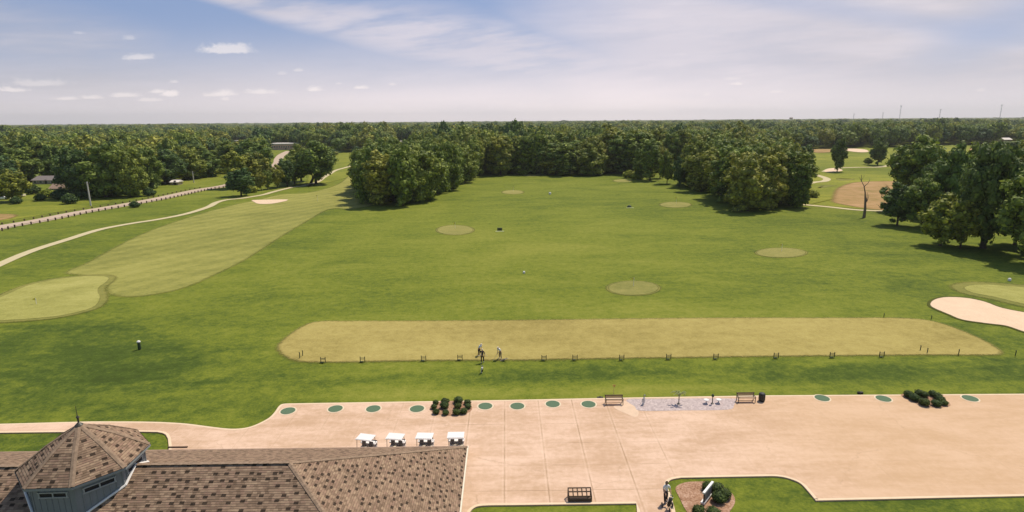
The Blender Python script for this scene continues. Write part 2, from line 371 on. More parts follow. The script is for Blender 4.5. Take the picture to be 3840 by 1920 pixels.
tee=catmull(px([(1045,1305),(1060,1280),(1105,1245),(1160,1215),(1220,1206),(1300,1206),(1600,1205),(1900,1203),(2300,1198),(2700,1194),(3100,1194),(3350,1194),(3480,1203),(3580,1232),(3680,1275),(3740,1310),(3748,1326),(3700,1331),(3500,1331),(3200,1333),(2900,1336),(2600,1340),(2300,1344),(1950,1350),(1600,1352),(1250,1358),(1130,1355),(1070,1335)]),True)
sheet('tee_fringe',offset(tee,.1),.05,FRINGE,soft=1.8); sheet('tee_ground',tee,.07,TEE,soft=1.1)
lg=catmull(px([(-420,1190),(-250,1140),(-60,1130),(0,1116),(100,1074),(200,1050),(300,1039),(380,1037),(408,1044),(398,1060),(372,1078),(368,1095),(375,1115),(364,1143),(325,1163),(240,1183),(150,1194),(0,1204),(-150,1212),(-350,1220)]),True)
sheet('green_collar',offset(lg,1.1),.07,FRINGE,soft=1.4); sheet('putting_green',lg,.10,GREEN,soft=.5)
rg=catmull(px([(3617,1078),(3640,1071),(3694,1068),(3760,1072),(3840,1078),(4000,1090),(4150,1120),(4120,1170),(3980,1165),(3840,1141),(3733,1116),(3655,1101),(3622,1088)]),True)
sheet('green_collar',offset(rg,1.8),.05,FRINGE,soft=2.); sheet('putting_green',rg,.08,GREEN,soft=.6)
def bowl(name,poly,depth,z,mat):
    o=offset(poly,0.); n=len(poly); p1=offset(poly,-.5); v=[(p.x,p.y,z) for p in poly]+[(p.x,p.y,z+.005) for p in p1]
    poly=ccw(poly); return sheet(name,poly,z,mat,soft=.25)
bk=catmull(px([(3489,1142),(3500,1128),(3531,1118),(3578,1116),(3636,1121),(3694,1134),(3752,1155),(3840,1173),(3960,1190),(4080,1230),(4100,1290),(3990,1290),(3840,1245),(3772,1223),(3694,1213),(3609,1200),(3558,1180),(3500,1155)]),True)
sheet('bunker_lip',offset(bk,.45),.06,plain('lip_grass',(.075,.085,.015),.95,.1,.3,2.)); bowl('bunker',bk,.2,.09,SAND)
b2=catmull(px([(946,752),(990,750),(1072,749),(1076,753),(1062,757),(1016,765),(970,765),(953,758)]),True); sheet('bunker',b2,.12,SAND,soft=.8)
b3=catmull(px([(3158,560),(3200,558),(3245,562),(3256,570),(3225,572),(3180,567)]),True); sheet('bunker',b3,.25,SAND)
b4=catmull(px([(3092,644),(3105,635),(3135,631),(3160,640),(3120,646)]),True); sheet('bunker',b4,.12,SAND)
b5=catmull(px([(3040,562),(3110,560),(3120,570),(3060,573)]),True); sheet('sandy_patch',b5,.25,SOIL,soft=5.)
soil=catmull(px([(3125,745),(3135,715),(3160,698),(3205,685),(3300,680),(3400,682),(3480,705),(3490,750),(3440,790),(3375,789),(3270,785),(3165,768),(3127,758)]),True)
sheet('bare_field',soil,.06,SOIL,soft=4.)
soil2=catmull(px([(3640,556),(3680,550),(3725,555),(3740,575),(3720,592),(3670,590),(3640,575)]),True); sheet('bare_field',soil2,.2,SOIL,soft=3.)
dirt=catmull(px([(-60,805),(0,803),(60,806),(45,817),(0,826),(-60,838)]),True); sheet('bare_patch',dirt,.06,SOIL,soft=3.)
tb=catmull(px([(3068,705),(3090,695),(3137,696),(3100,702)]),True); sheet('tee_ground',tb,.06,FRINGE,soft=1.5)
tb=catmull(px([(3137,669),(3165,672),(3200,671),(3195,675),(3150,677)]),True); sheet('tee_ground',tb,.06,FRINGE,soft=1.5)
for (x,y,a,b) in [(1707,863,67,18),(1923,721,39,7.5),(2533,768,57,10.5),(2929,948,92,17.5),(2375,1081,94,26),(1995,657,33,5),(2334,678,33,5.5),(2180,862,0,0)]:
    if not a: continue
    el=[G(x+a*math.cos(k*math.pi/20),y+b*math.sin(k*math.pi/20)) for k in range(40)]
    sheet('green_collar',offset(el,.4),.04,FRINGE,soft=.9); sheet('target_green',el,.06,TARG,soft=.6)
cp=catmull(px([(-300,1130),(-120,1050),(0,992),(119,942),(253,899),(373,862),(492,839),(596,823),(700,802),(780,777),(812,760),(850,750),(900,745),(934,740),(986,731),(1018,722),(1048,714),(1100,702),(1135,698),(1160,690),(1190,683),(1217,664),(1237,652),(1260,639),(1302,627),(1351,612),(1389,604),(1450,596)]),False)
ribbon('cart_path',cp,2.3,.09,PATHM)
ribbon('cart_path',catmull(px([(2700,730),(2800,745),(2953,761),(3013,768),(3111,777),(3217,788),(3349,793),(3480,800),(3600,815),(3760,830)]),False),2.6,.09,PATHM)
ribbon('cart_path',catmull(px([(2980,700),(3048,685),(3090,680),(3101,672),(3085,664),(3065,658),(3043,650)]),False),3.2,.09,PATHM)
ribbon('cart_path',catmull(px([(3093,645),(3111,635),(3138,631),(3217,628),(3296,627),(3343,619),(3450,600),(3560,590)]),False),3.4,.11,PATHM)
rd=catmull(px([(-400,940),(-150,890),(0,853),(149,827),(298,797),(447,772),(596,745),(745,713),(857,694),(930,670),(1010,640),(1042,612),(1045,596),(1058,580),(1085,566)]),False)
ribbon('road',rd,6.6,.05,ROAD)

# patio: one raised slab
topE=[(-900,1606),(-300,1598),(0,1593),(298,1585),(430,1584),(559,1585),(640,1588),(708,1593),(800,1605),(857,1611),(895,1611),(930,1606),(965,1594),(1008,1571),(1031,1548),(1045,1528),(1062,1518),(1109,1516)]
outl=catmull(px(topE),False,4)+px([(1920,1503),(2255,1496),(2880,1486),(3840,1480),(4700,1474),(4700,1850),(3840,1865),(3059,1882)])
notch=catmull(px([(3059,1882),(3029,1846),(2999,1816),(2955,1798),(2917,1791),(2880,1790)]),False,5)
not2=catmull(px([(2554,1796),(2518,1803),(2504,1817),(2505,1835),(2515,1858),(2524,1890),(2532,1920),(2545,1990)]),False,4)
outl+=notch[1:]+not2+px([(2396,1990),(2388,1920),(2386,1893),(1920,1899)])+catmull(px([(1920,1899),(1810,1901),(1775,1912),(1760,1935),(1752,1990)]),False,4)[1:]
outl+=px([(1400,1990),(633,1760),(633,1678),(630,1649),(622,1634),(611,1628),(590,1624),(533,1623),(242,1624),(0,1627),(-900,1655)])
outl=[p for i,p in enumerate(outl) if (p-outl[i-1]).length>.02]
outl=ccw(outl); nv=len(outl); ZP=.11
slab=meshobj('patio',[(p.x,p.y,ZP) for p in outl]+[(p.x,p.y,-.1) for p in outl],[list(range(nv))]+[(i,i+nv,(i+1)%nv+nv,(i+1)%nv) for i in range(nv)],CONC); slab['kind']='structure'
ribbon('patio_edging',offset(outl,-.13),.22,ZP+.006,EDGE,True)
# ---------------------------------------------------------------- patio things
def copy_tree(o,parent=None):
    c=o.copy(); COL.objects.link(c)
    if parent is not None: c.parent=parent
    for ch in list(o.children): copy_tree(ch,c)
    return c
ORD=['leftmost','second','third','fourth','fifth','sixth','seventh','eighth','ninth','tenth','11th','12th','13th','14th','15th']
def nth(i,n):
    if i==0: return 'leftmost'
    if i==n-1: return 'rightmost'
    return ORD[i]+' from the left'
mats=[(1080,1541),(1258,1533),(1400,1533),(1564,1533),(1820,1523),(1940,1523),(2073,1515),(2207,1516),(3083,1493),(3313,1495),(3638,1494)]
place=['at the curved left corner of the patio','second from the patio corner','third from the patio corner','just left of the round bush bed','just right of the round bush bed',
 'second right of the round bush bed','third right of the round bush bed','just left of the left bench','just right of the litter bin','just left of the pointed bush bed','right of the pointed bush bed']
m0=None
for i,(x,y) in enumerate(mats):
    p=G(x,y,ZP); lab='round green hitting mat with pale rim, '+place[i]
    if m0 is None:
        m0=empty('hitting_mat',p,lab,'mat','round hitting mats along the patio edge')
        MB().lathe([(.70,0),(.70,.03),(.67,.035)],n=32).build('turf_disc',MATG,m0)
        v=[(r*math.cos(k*math.pi/16),r*math.sin(k*math.pi/16),.012) for r in (.70,.84) for k in range(32)]
        meshobj('pale_rim',v,[(k,32+k,32+(k+1)%32,(k+1)%32) for k in range(32)],HALO,m0)
    else:
        c=copy_tree(m0); c.location=p; c['label']=lab
rng=random.Random(5); nr=np.random.RandomState(7)
def leafcloud(centers,radii,nl,size,squash=1.,jit=.16,clip=True,core=.82,seed=0,flat=.5):
    """leaf-sized faces spread over overlapping clumps; returns verts, faces, tint per face"""
    r=np.random.RandomState(seed); C=np.array(centers,float); Ra=np.array(radii,float)
    w=Ra**2; k=r.choice(len(C),nl,p=w/w.sum()); d=r.normal(size=(nl,3)); d/=np.linalg.norm(d,axis=1)[:,None]
    rad=Ra[k]*(1+r.normal(size=nl)*jit); P=C[k]+d*rad[:,None]*np.array([1,1,squash])
    if clip:
        keep=np.ones(nl,bool)
        for i in range(len(C)):
            q=(P-C[i])/np.array([1,1,squash]); keep&=~((np.linalg.norm(q,axis=1)<Ra[i]*.72)&(k!=i))
        P=P[keep];d=d[keep];k=k[keep]
    nl=len(P); nrm=d*flat+r.normal(size=(nl,3))*.36+np.array([0,0,.12]); nrm/=np.linalg.norm(nrm,axis=1)[:,None]
    a=np.cross(nrm,r.normal(size=(nl,3))); a/=np.linalg.norm(a,axis=1)[:,None]; b=np.cross(nrm,a)
    s=size*(.55+.9*r.rand(nl))[:,None]; a*=s; b*=s*.7
    V=np.stack([P-a,P-b*.9+nrm*s*.15,P+a,P+b],1).reshape(-1,3); Fc=np.arange(nl*4).reshape(-1,4)
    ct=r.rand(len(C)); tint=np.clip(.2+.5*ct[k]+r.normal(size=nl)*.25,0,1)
    VV=[V];FF=[Fc.tolist()];TT=[tint]; off=len(V)
    if core:
        ic=bmesh.new(); bmesh.ops.create_icosphere(ic,subdivisions=1,radius=1.); iv=np.array([v.co[:] for v in ic.verts]); fi=[[v.index for v in f.verts] for f in ic.faces]; ic.free()
        for i in range(len(C)):
            jv=iv*(Ra[i]*core)*(1+r.uniform(-.15,.15,(len(iv),1)))*np.array([1,1,squash])+C[i]; VV.append(jv); FF.append([[q+off for q in f] for f in fi]); TT.append(np.full(len(fi),.4)); off+=len(iv)
    return np.concatenate(VV),sum(FF,[]),np.concatenate(TT)
def cloudmesh(name,vft,mat):
    V,Fc,T=vft; m=D.meshes.new(name); m.from_pydata(V.tolist(),[],Fc); m.materials.append(mat)
    a=m.attributes.new('tint','FLOAT','FACE'); a.data.foreach_set('value',T.astype(np.float32)); m.update(); return m
bm_=[]
for s in range(4):
    r=random.Random(s); C=[(r.uniform(-.12,.12),r.uniform(-.12,.12),.40+r.uniform(-.05,.06)) for _ in range(5)]+[(.2*math.cos(q),.2*math.sin(q),.42+.1*math.sin(q*3)) for q in (0,1.2,2.5,3.8,5.)]
    bm_.append(cloudmesh('bush_leaves',leafcloud(C,[.36+r.uniform(-.03,.03) for _ in range(5)]+[.22+r.uniform(-.03,.03) for _ in range(5)],1300,.06,.92,.10,core=.9,seed=s,flat=1.),BUSH))
def bush(x,y,dia,label,group,z=ZP,k=0):
    p=G(x,y,z); o=D.objects.new('bush',bm_[k%4]); link(o,None,p); s=dia/.88; s*=.94; o.scale=(s,s,s*.82); o.rotation_euler=(0,0,k*1.3); return tag(o,label,'bush',group)
def bed(name,poly,z,label=None): return sheet(name,poly,z,MULCH)
bd1=[G(1691+80*math.cos(k*math.pi/20),1531+29*math.sin(k*math.pi/20),ZP) for k in range(40)]; bd1=[p if p.y<G(1691,1507).y else Vector((p.x,G(1691,1507).y,0)) for p in bd1]
bed('planting_bed',bd1,ZP+.012)
B1=[(1634,1516,.62,'back row far left'),(1671,1514,.85,'back row inner left'),(1720,1510,.95,'back row inner right, the tallest'),(1752,1515,.7,'back row far right'),
 (1627,1532,.62,'middle row far left'),(1669,1530,.9,'middle row inner left'),(1718,1530,.75,'middle row inner right'),(1755,1530,.7,'middle row far right'),
 (1635,1551,.7,'front row far left'),(1671,1555,.68,'front row inner left'),(1713,1554,.78,'front row inner right'),(1741,1549,.78,'front row far right')]
for i,(x,y,d,l) in enumerate(B1): bush(x,y,d,'clipped round bush in the round bed, '+l,'bushes in the round patio bed',k=i)
bd2=catmull(px([(3379,1482),(3402,1501),(3444,1521),(3476,1530),(3518,1534),(3558,1527),(3563,1519),(3542,1500),(3523,1483),(3450,1480)]),True,6); bed('planting_bed',bd2,ZP+.012)
B2=[(3407,1488,.95,'at its left tip'),(3447,1484,.95,'back row left of centre'),(3462,1488,.85,'back row at the centre'),(3496,1484,.8,'back row right of centre'),(3431,1502,.98,'front row leftmost'),(3467,1519,1.0,'front row middle'),(3508,1521,.9,'front row rightmost'),
 (3514,1494,.85,'on the right edge halfway down'),(3528,1508,.85,'on the right edge near the point'),(3541,1519,.7,'at its right point')]
for i,(x,y,d,l) in enumerate(B2): bush(x,y,d,'dark clipped bush in the pointed bed, '+l,'bushes in the pointed patio bed',k=i+1)
bd3=catmull(px([(2533,1832),(2560,1813),(2610,1807),(2680,1812),(2728,1838),(2754,1866),(2750,1900),(2700,1950),(2610,1960),(2572,1915),(2548,1868)]),True,6); bed('planting_bed',bd3,.04)
B3=[(2656,1836,.95,'behind the sign board at its top end'),(2686,1842,1.0,'right of the sign board top end'),(2716,1866,1.0,'at the right of the bed'),(2697,1881,1.05,'right of the sign board foot'),(2621,1928,.95,'bottom left below the sign board'),(2674,1938,1.1,'at the bottom edge of the picture')]
for i,(x,y,d,l) in enumerate(B3): bush(x,y,d,'dark round bush in the sign bed, '+l,'bushes in the sign bed',z=.04,k=i+2)
pad=catmull(px([(2350,1502),(2450,1499),(2745,1498),(2756,1507),(2752,1524),(2728,1540),(2560,1543),(2404,1544),(2380,1528)]),True,5); sheet('gravel_pad',[Vector((p.x,p.y,0)) for p in pad],ZP+.012,PAD)
tri=catmull(px([(2300,1529),(2345,1508),(2378,1525),(2395,1549),(2385,1568),(2350,1556)]),True,4); sheet('pale_patch',tri,ZP+.008,plain('pale_concrete_patch',(.68,.50,.355),.9,.2,.12,2.))
# benches
def bench(x,y,label):
    e=empty('bench',G(x,y,ZP),label,'bench','timber benches at the patio edge')
    for k in range(3): MB().box((0,-.12+.15*k,.45),(1.75,.12,.035)).build('seat_slat',WOODT,e)
    MB().box((0,.27,.62),(1.75,.03,.11)).box((0,.28,.75),(1.75,.03,.09)).build('backrest',WOODT,e); MB().box((0,.29,.86),(1.85,.07,.07)).build('top_rail',WOODD,e)
    for s in(-.85,.85):
        MB().box((s,-.2,.30),(.06,.06,.60)).box((s,.29,.43),(.06,.06,.86)).build('leg',BRONZE,e); MB().box((s,.03,.62),(.07,.52,.04)).build('armrest',BRONZE,e)
    MB().box((0,.04,.14),(1.64,.04,.04)).build('stretcher',WOODD,e)
bench(2303,1516,'timber bench with dark top rail, just left of the grey gravel pad'); bench(2797,1507,'timber bench with dark top rail, beside the black litter bin')
e=empty('litter_bin',G(2856,1503,ZP),'black slatted litter bin standing beside the right bench','litter bin')
MB().lathe([(.27,0),(.29,.05),(.29,.72),(.25,.74)],n=20).build('bin_body',BLACK,e); MB().lathe([(.30,.74),(.31,.78),(.22,.86),(.08,.88)],n=20).build('bin_lid',BLACK,e)
for k in range(12): a=k*math.pi/6; MB().box((.295*math.cos(a),.295*math.sin(a),.4),(.035,.035,.6)).build('slat',BRONZE,e)
# tall patio posts
def washer(x,y,label,tall):
    e=empty('ball_washer',G(x,y,ZP),label,'ball washer')
    MB().lathe([(.16,0),(.14,.05),(.045,.09),(.045,tall)],n=12).build('post',BRONZE,e); MB().lathe([(.06,tall),(.13,tall+.04),(.13,tall+.22),(.05,tall+.30)],n=14).build('washer_head',DGREEN,e)
    return e
washer(2671,1514,'dark ball washer post between two white stools',.75)
e=empty('potted_plant',G(2545,1515,ZP),'pale leafy plant drooping from a dark post on the gravel pad','plant')
MB().lathe([(.18,0),(.16,.05),(.05,.1),(.045,.85)],n=12).build('post',BRONZE,e); r=random.Random(3); mb=MB()
for a,l in ((.3,.75),(2.8,.75),(1.3,.4),(3.6,.6),(5.7,.55),(4.7,.3),(2.2,.5)):
    for s in range(12):
        q=s/11; c=Vector((math.cos(a)*l*q,math.sin(a)*l*q,.85+.42*math.sin(q*2.4))); 
        for g in range(3): mb.box(c+Vector((r.uniform(-.05,.05),r.uniform(-.05,.05),r.uniform(-.05,.05))),(.10,.07,.02),Matrix.Rotation(r.uniform(0,6),3,Vector((r.random(),r.random(),r.random())).normalized()))
mb.build('leaves',PALEL,e)
def stool(x,y,label):
    e=empty('stool',G(x,y,ZP),label,'stool','white stools on the gravel pad')
    MB().lathe([(.24,.36),(.26,.38),(.26,.43),(.22,.45)],n=18).build('seat',WHITE,e); MB().lathe([(.17,0),(.15,.03),(.05,.08),(.05,.36)],n=12).build('pedestal',STEEL,e)
stool(2648,1513,'low white round stool left of the ball washer'); stool(2694,1512,'low white round stool right of the ball washer')
e=empty('leaf_rake',G(2306,1497,0)+Vector((0,.9,0)),'orange garden fork standing in grass behind the left bench','rake')
MB().tube([(0,0,0),(.05,0,.95)],.02).build('handle',WOODT,e); mb=MB()
for k in range(7): mb.tube([(.05,0,.9),(.05+(k-3)*.06,0,1.2)],.014,5)
mb.box((.05,0,1.05),(.26,.02,.03)).build('tines',RUST,e)
def golf_bag(p,label,mat,mat2,lean=.18,rz=0.,s=1.,group='golf bags'):
    e=empty('golf_bag',p,label,'golf bag',group,rz); e.scale=(s,)*3; L=Matrix.Rotation(lean,3,'X')
    q=lambda *a:L@Vector(a)
    MB().tube([q(0,0,0),q(0,0,.1),q(0,0,.75),q(0,0,.86)],[.11,.13,.125,.14],12).build('bag_body',mat,e)
    MB().box(q(0,-.13,.42),(.18,.09,.36),L).build('side_pocket',mat2,e); MB().tube([q(.12,.02,.72),q(.2,.02,.5),q(.12,.02,.28)],.02,6).build('strap',mat2,e)
    for k in range(5):
        a=k*1.26; c=q(.07*math.cos(a),.07*math.sin(a),.84); d=q(.1*math.cos(a),.1*math.sin(a),1.08+.03*k); MB().tube([c,d],.012,5).box(d,(.09,.05,.05)).build('golf_club',BLACK if k%2 else STEEL,e)
    for s2 in (-1,1): MB().tube([q(s2*.06,.12,.7),Vector((s2*.24,.42,0))],.012,5).build('leg',BLACK,e)
    return e
golf_bag(G(2411,1518,ZP),'black and white golf bag at the left end of the gravel pad',WHITE,BLACK,.25,2.4,.85)
golf_bag(G(1806,1397),'white and black golf bag standing in the grass below the golfers',WHITE,BLACK,.3,.4,.85); golf_bag(G(1878,1353),'low pale golf bag at the feet of the right golfer',TANW,DGREEN,1.1,1.2,.8)
# sign board
a=G(2637,1896,.04); b=G(2667,1858,.04); d=(b-a); L=d.length; ang=math.atan2(d.y,d.x)
e=empty('sign_board',(a+b)/2,'grey sign board with white top and bottom beams standing in the mulch bed','sign',None,ang)
for s in(-1,1): MB().box((s*(L/2-.06),0,.55),(.09,.09,1.1)).build('post',WOODD,e)
MB().box((0,0,1.10),(L+.25,.17,.12)).build('top_beam',WHITE,e); MB().box((0,.06,.18),(L+.1,.30,.14)).build('bottom_beam',WHITE,e); MB().box((0,0,.63),(L-.2,.05,.78)).build('panel',plain('grey_panel',(.22,.20,.18),.7),e)
# bag rack
p=(G(2130,1882,ZP)+G(2221,1880,ZP))/2; e=empty('bag_rack',p,'dark brown slatted golf bag rack with ten openings near the bottom lawn','bag rack')
wr=(G(2221,1880,ZP)-G(2130,1882,ZP)).length*.97
rk=[(.62,.74),(.36,.60),(.04,.42)]
for (y0,z0) in rk: MB().box((0,y0,z0),(wr,.07,.07)).build('rail',WOODD,e)
for k in range(6):
    xx=-wr/2+.035+k*(wr-.07)/5; MB().tube([(xx,.62,.75),(xx,.36,.61),(xx,.04,.43)],.045,6).build('divider',WOODD,e)
MB().box((0,.0,.12),(wr,.06,.22)).box((0,.3,.05),(wr,.6,.04)).build('base_board',WOODD,e)
for s in(-1,1):
    MB().box((s*(wr/2-.03),.03,.21),(.07,.07,.42)).build('leg',WOODD,e); MB().box((s*(wr/2-.03),.62,.37),(.07,.07,.74)).build('leg',WOODD,e)
pa,pb=G(633,1681),G(702,1684); e=meshobj('low_wall',*((lambda m:(m.v,m.f))(MB().box((0,0,.1),((pb-pa).length,.12,.2)))),WOODD,None,(pa+pb)/2); tag(e,'short dark low wall where lawn meets patio beside the roof','wall')

# golf carts
def cart():
    e=empty('golf_cart',(0,0,0),'x','golf cart','golf carts parked behind the clubhouse roof')
    MB().box((0,0,1.86),(1.42,1.02,.05)).box((0,0,1.89),(1.30,.90,.03)).box((0,0,1.83),(1.44,.06,.05)).build('roof',WHITE,e)
    b=MB(); b.box((0,-.95,.62),(1.1,.55,.36)).box((0,-.72,.80),(1.05,.18,.20)).box((0,.55,.58),(1.14,.72,.42)).box((0,-.25,.32),(1.14,1.7,.12)).box((0,-1.22,.46),(1.0,.1,.2)); b.build('body',WHITE,e)
    MB().box((0,.10,.80),(1.15,.50,.13)).build('seat',CREAM,e); MB().box((0,.52,1.10),(1.36,.46,.09)).box((0,.74,.95),(1.3,.05,.3)).build('rear_deck',WHITE,e)
    for sx in(-.33,.33): MB().box((sx,.26,1.12),(.34,.10,.42),Matrix.Rotation(-.15,3,'X')).build('backrest',plain('grey_vinyl',(.16,.14,.13),.6),e)
    for sx in(-1,1):
        MB().tube([(sx*.54,-.62,.85),(sx*.60,-.40,1.84)],.022,6).build('roof_strut',BLACK,e); MB().tube([(sx*.60,.62,.7),(sx*.60,.42,1.84)],.022,6).build('roof_strut',BLACK,e)
        for sy in(-.92,.72):
            w=D.objects.new('wheel',None); w=MB().lathe([(.13,-.09),(.23,-.09),(.235,-.05),(.235,.05),(.23,.09),(.13,.09)],n=18).build('wheel',BLACK,e,(sx*.52,sy,.235)); w.rotation_euler=(0,R(90),0)
            h=MB().lathe([(.12,-.1),(.12,.1)],n=10).build('rim',STEEL,w)
        MB().box((sx*.40,-1.235,.66),(.16,.03,.09)).build('headlight',GLASS,e)
    s=MB(); 
    s.tube([(.28+.17*math.cos(k*math.pi/6),-.30+.12*math.sin(k*math.pi/6),1.0+.12*math.sin(k*math.pi/6)) for k in range(13)],.022,6,False).tube([(.28,-.3,1.0),(.28,-.6,.75)],.025,6); s.build('steering_wheel',BLACK,e)
    MB().box((0,.98,.95),(.9,.32,.10)).box((0,1.02,.62),(.8,.3,.5)).build('bag_well',BLACK,e)
    return e
c0=None
for i,(x,y,a,l) in enumerate([(1371,1640,14,'white golf cart, leftmost of the four behind the roof'),(1482,1637,9,'white golf cart, second from left of the four'),(1592,1635,4,'white golf cart, third from left of the four'),(1709,1632,0,'white golf cart nearest the roof corner, rightmost of the four')]):
    c=cart() if c0 is None else copy_tree(c0); c0=c0 or c; p=G(x,y,1.97); c.location=(p.x,p.y,ZP); c.rotation_euler=(0,0,R(-a)); c['label']=l

# tee bag stands, stakes, flags
STANDC=plain('weathered_green_paint',(.075,.085,.04),.7)
def stand():
    e=empty('bag_stand',(0,0,0),'x','bag stand','bag stands along the tee line')
    for s in(-.27,.27): MB().box((s,0,.34),(.07,.07,.68)).build('post',STANDC,e); 
    MB().box((0,0,.50),(.5,.06,.05)).box((0,.12,.30),(.5,.05,.04)).build('crossbar',STANDC,e); MB().box((-.12,-.08,.06),(.4,.22,.06)).build('foot_tray',DGREEN,e); return e
st=[(1212,1359),(1360,1357),(1589,1353),(1725,1350),(2040,1351),(2156,1350),(2331,1350),(2507,1347),(2684,1346),(2910,1342),(3120,1340),(3306,1338)]
s0=None
for i,(x,y) in enumerate(st):
    s=stand() if s0 is None else copy_tree(s0); s0=s0 or s; s.location=G(x,y,.07); s['label']='dark two post bag stand on the tee line, '+nth(i,len(st))
stk=[(1124,1343,.55,'short dark stake at the left end of the tee'),(1135,1334,.5,'thin dark stake behind the leftmost tee stake'),(3451,1312,.42,'dark stake highest of the three on the tee right end'),(3477,1322,.42,'dark stake between the other two on the tee right end'),(3594,1330,.5,'dark stake nearest the pointed right end of the tee'),
 (3314,1189,.42,'lone dark stake on the grass above the tee right half'),(3492,1197,.4,'leaning stake between tee and large bunker'),(3807,1334,.5,'dark stake at the right edge beyond the tee')]
for x,y,h,l in stk:
    o=MB().tube([(0,0,0),(.03,0,h*1.3)],.05,6).lathe([(.075,h*1.28),(.05,h*1.4)],n=8).build('tee_stake',DGREEN,None,G(x,y,.07)); tag(o,l,'stake','stakes round the tee')
def flag(x,y,h,label,mat,s=1.):
    e=empty('flag',G(x,y,.06),label,'flag','flags on the greens')
    MB().tube([(0,0,0),(0,0,h)],.035*s,6).build('pole',WHITE,e); MB().add([(0,0,h),(0,0,h-.4*s),(-.3*s,.05,h-.38*s),(-.6*s,.0,h-.2*s),(-.3*s,.04,h-.03*s)],[(0,1,2,4),(4,2,3)]).add([(0,.02,h),(0,.02,h-.4*s),(-.3*s,.07,h-.38*s),(-.6*s,.02,h-.2*s),(-.3*s,.06,h-.03*s)],[(4,2,1,0),(3,2,4)]).build('cloth',mat,e)
YEL=plain('yellow_cloth',(.75,.65,.12),.7)
flag(1707,856,1.6,'small yellow flag on the near left target green',YEL); flag(1925,718,1.8,'small yellow flag on the far left target green',YEL); flag(2536,762,2.,'small yellow flag on the target green before the right grove',YEL)
flag(2931,942,1.6,'small yellow flag on the right target green',YEL); flag(2376,1072,1.5,'small yellow flag on the largest nearest target green',YEL); flag(1191,755,2.2,'thin flagstick on the left fairway beyond the bunker',YEL)
flag(137,1140,1.,'tiny flagstick on the large left putting green',YEL)
def marker(x,y,r,label,mat=WHITE):
    o=MB().lathe([(r*.9,0),(r,.1*r),(r,1.5*r),(r*.6,1.9*r)],n=10).build('yardage_marker',mat,None,G(x,y,.02)); tag(o,label,'marker','yardage markers on the range')
marker(2062,729,.45,'white yardage marker far out near the far left target green'); marker(1965,1025,.22,'white yardage marker at the middle of the range'); marker(3785,1053,.25,'white marker above the right putting green')
e=empty('target_box',G(1874,866,.02),'dark green target box with pale apron on the range','target box'); MB().box((0,.35,.40),(1.3,.5,.7)).box((-.4,0,.25),(.25,.3,.5)).box((.45,0,.3),(.25,.3,.6)).build('box_body',plain('olive_board',(.06,.075,.025)),e); MB().box((0,-.9,.06),(2.2,.9,.1)).build('apron',PALEL,e)
e=empty('target_box',G(2360,778,.02),'small dark target mound far out on the range','target box'); MB().lathe([(.8,0),(.6,.5),(.2,.8)],n=9).build('box_body',DGREEN,e); MB().box((0,-1.3,.06),(2.4,.9,.1)).build('apron',PALEL,e)
e=empty('post_bin',G(524,1310,.02),'dark post bin with white top standing alone in the dark rough','post bin'); MB().lathe([(.17,0),(.19,.04),(.17,.95)],n=14).build('bin_body',DGREEN,e); MB().lathe([(.2,.95),(.23,1.0),(.2,1.1),(.1,1.17)],n=14).build('bin_lid',WHITE,e)
o=MB().lathe([(.2,0),(.2,.14),(.12,.2)],n=8).box((.1,0,.1),(.5,.25,.2)).build('sprinkler_box',BLACK,None,G(3222,1476,.01)); tag(o,'small black sprinkler box on grass by the patio edge','sprinkler')
o=MB().box((0,0,.08),(.6,.2,.16)).lathe([(.12,.16),(.08,.22)],n=8).build('sprinkler_box',BLACK,None,G(2250,1494,.01)); tag(o,'low black box in the grass left of the left bench','sprinkler')

# ---------------------------------------------------------------- clubhouse
EH=3.2; RH=8.2; XR=-3.2; YF=41.4; YR=31.52; YN=21.64; XE=-13.07; XL=-75.
ch=empty('clubhouse',(-30,31.5,0),'shingle roofed clubhouse with an octagonal cupola at the bottom left','building'); CP=Vector((-30,31.5,0))
def uvmesh(name,polys,mat,parent,thick=.0):
    m=D.meshes.new(name); V=[];Fc=[];UVs=[]
    for pl in polys:
        pl=[Vector(q) for q in pl]; k=len(V); nn=(pl[1]-pl[0]).cross(pl[2]-pl[0]).normalized()
        if nn.z<0: pl=pl[::-1]; nn=-nn
        u=Vector((0,0,1)).cross(nn).normalized(); v=nn.cross(u)
        V+=[q-CP for q in pl]; Fc.append(list(range(k,k+len(pl)))); UVs+=[(q.dot(u),q.dot(v)) for q in pl]
    m.from_pydata([tuple(q) for q in V],[],Fc); m.materials.append(mat); ul=m.uv_layers.new(name='UVMap')
    for i,q in enumerate(UVs): ul.data[i].uv=q
    m.update(); return link(D.objects.new(name,m),parent)
A=(XR,YF,EH);B=(XR,YN,EH);E1=(XE,YR,RH);E0=(XL,YR,RH);Cc=(XL,YF,EH);Dd=(XL,YN,EH)
uvmesh('roof',[(A,Cc,E0,E1),(A,E1,B),(B,E1,E0,Dd)],SHING,ch)
mb=MB(); o_=-CP
def rel(p): return Vector(p)-CP
h=EH-.02; mb.box(rel(((XL+XR)/2-.3,YF-.7,h/2)),(XR-XL-1.4,.25,h)).box(rel((XR-.7,YR,h/2)),(.25,YF-YN-1.4,h)).box(rel(((XL+XR)/2-.3,YN+.7,h/2)),(XR-XL-1.4,.25,h)); mb.build('wall',BLUEW,ch)
MB().box(rel((XR+.05,YR,EH-.06)),(.10,YF-YN+.2,.13)).build('gutter',CREAM,ch); MB().box(rel(((XL+XR)/2,YF+.06,EH-.07)),(XR-XL,.12,.13)).build('gutter',BROWNR,ch)
MB().box(rel(((XL+XR)/2,YN-.06,EH-.07)),(XR-XL,.12,.13)).build('gutter',WHITE,ch)
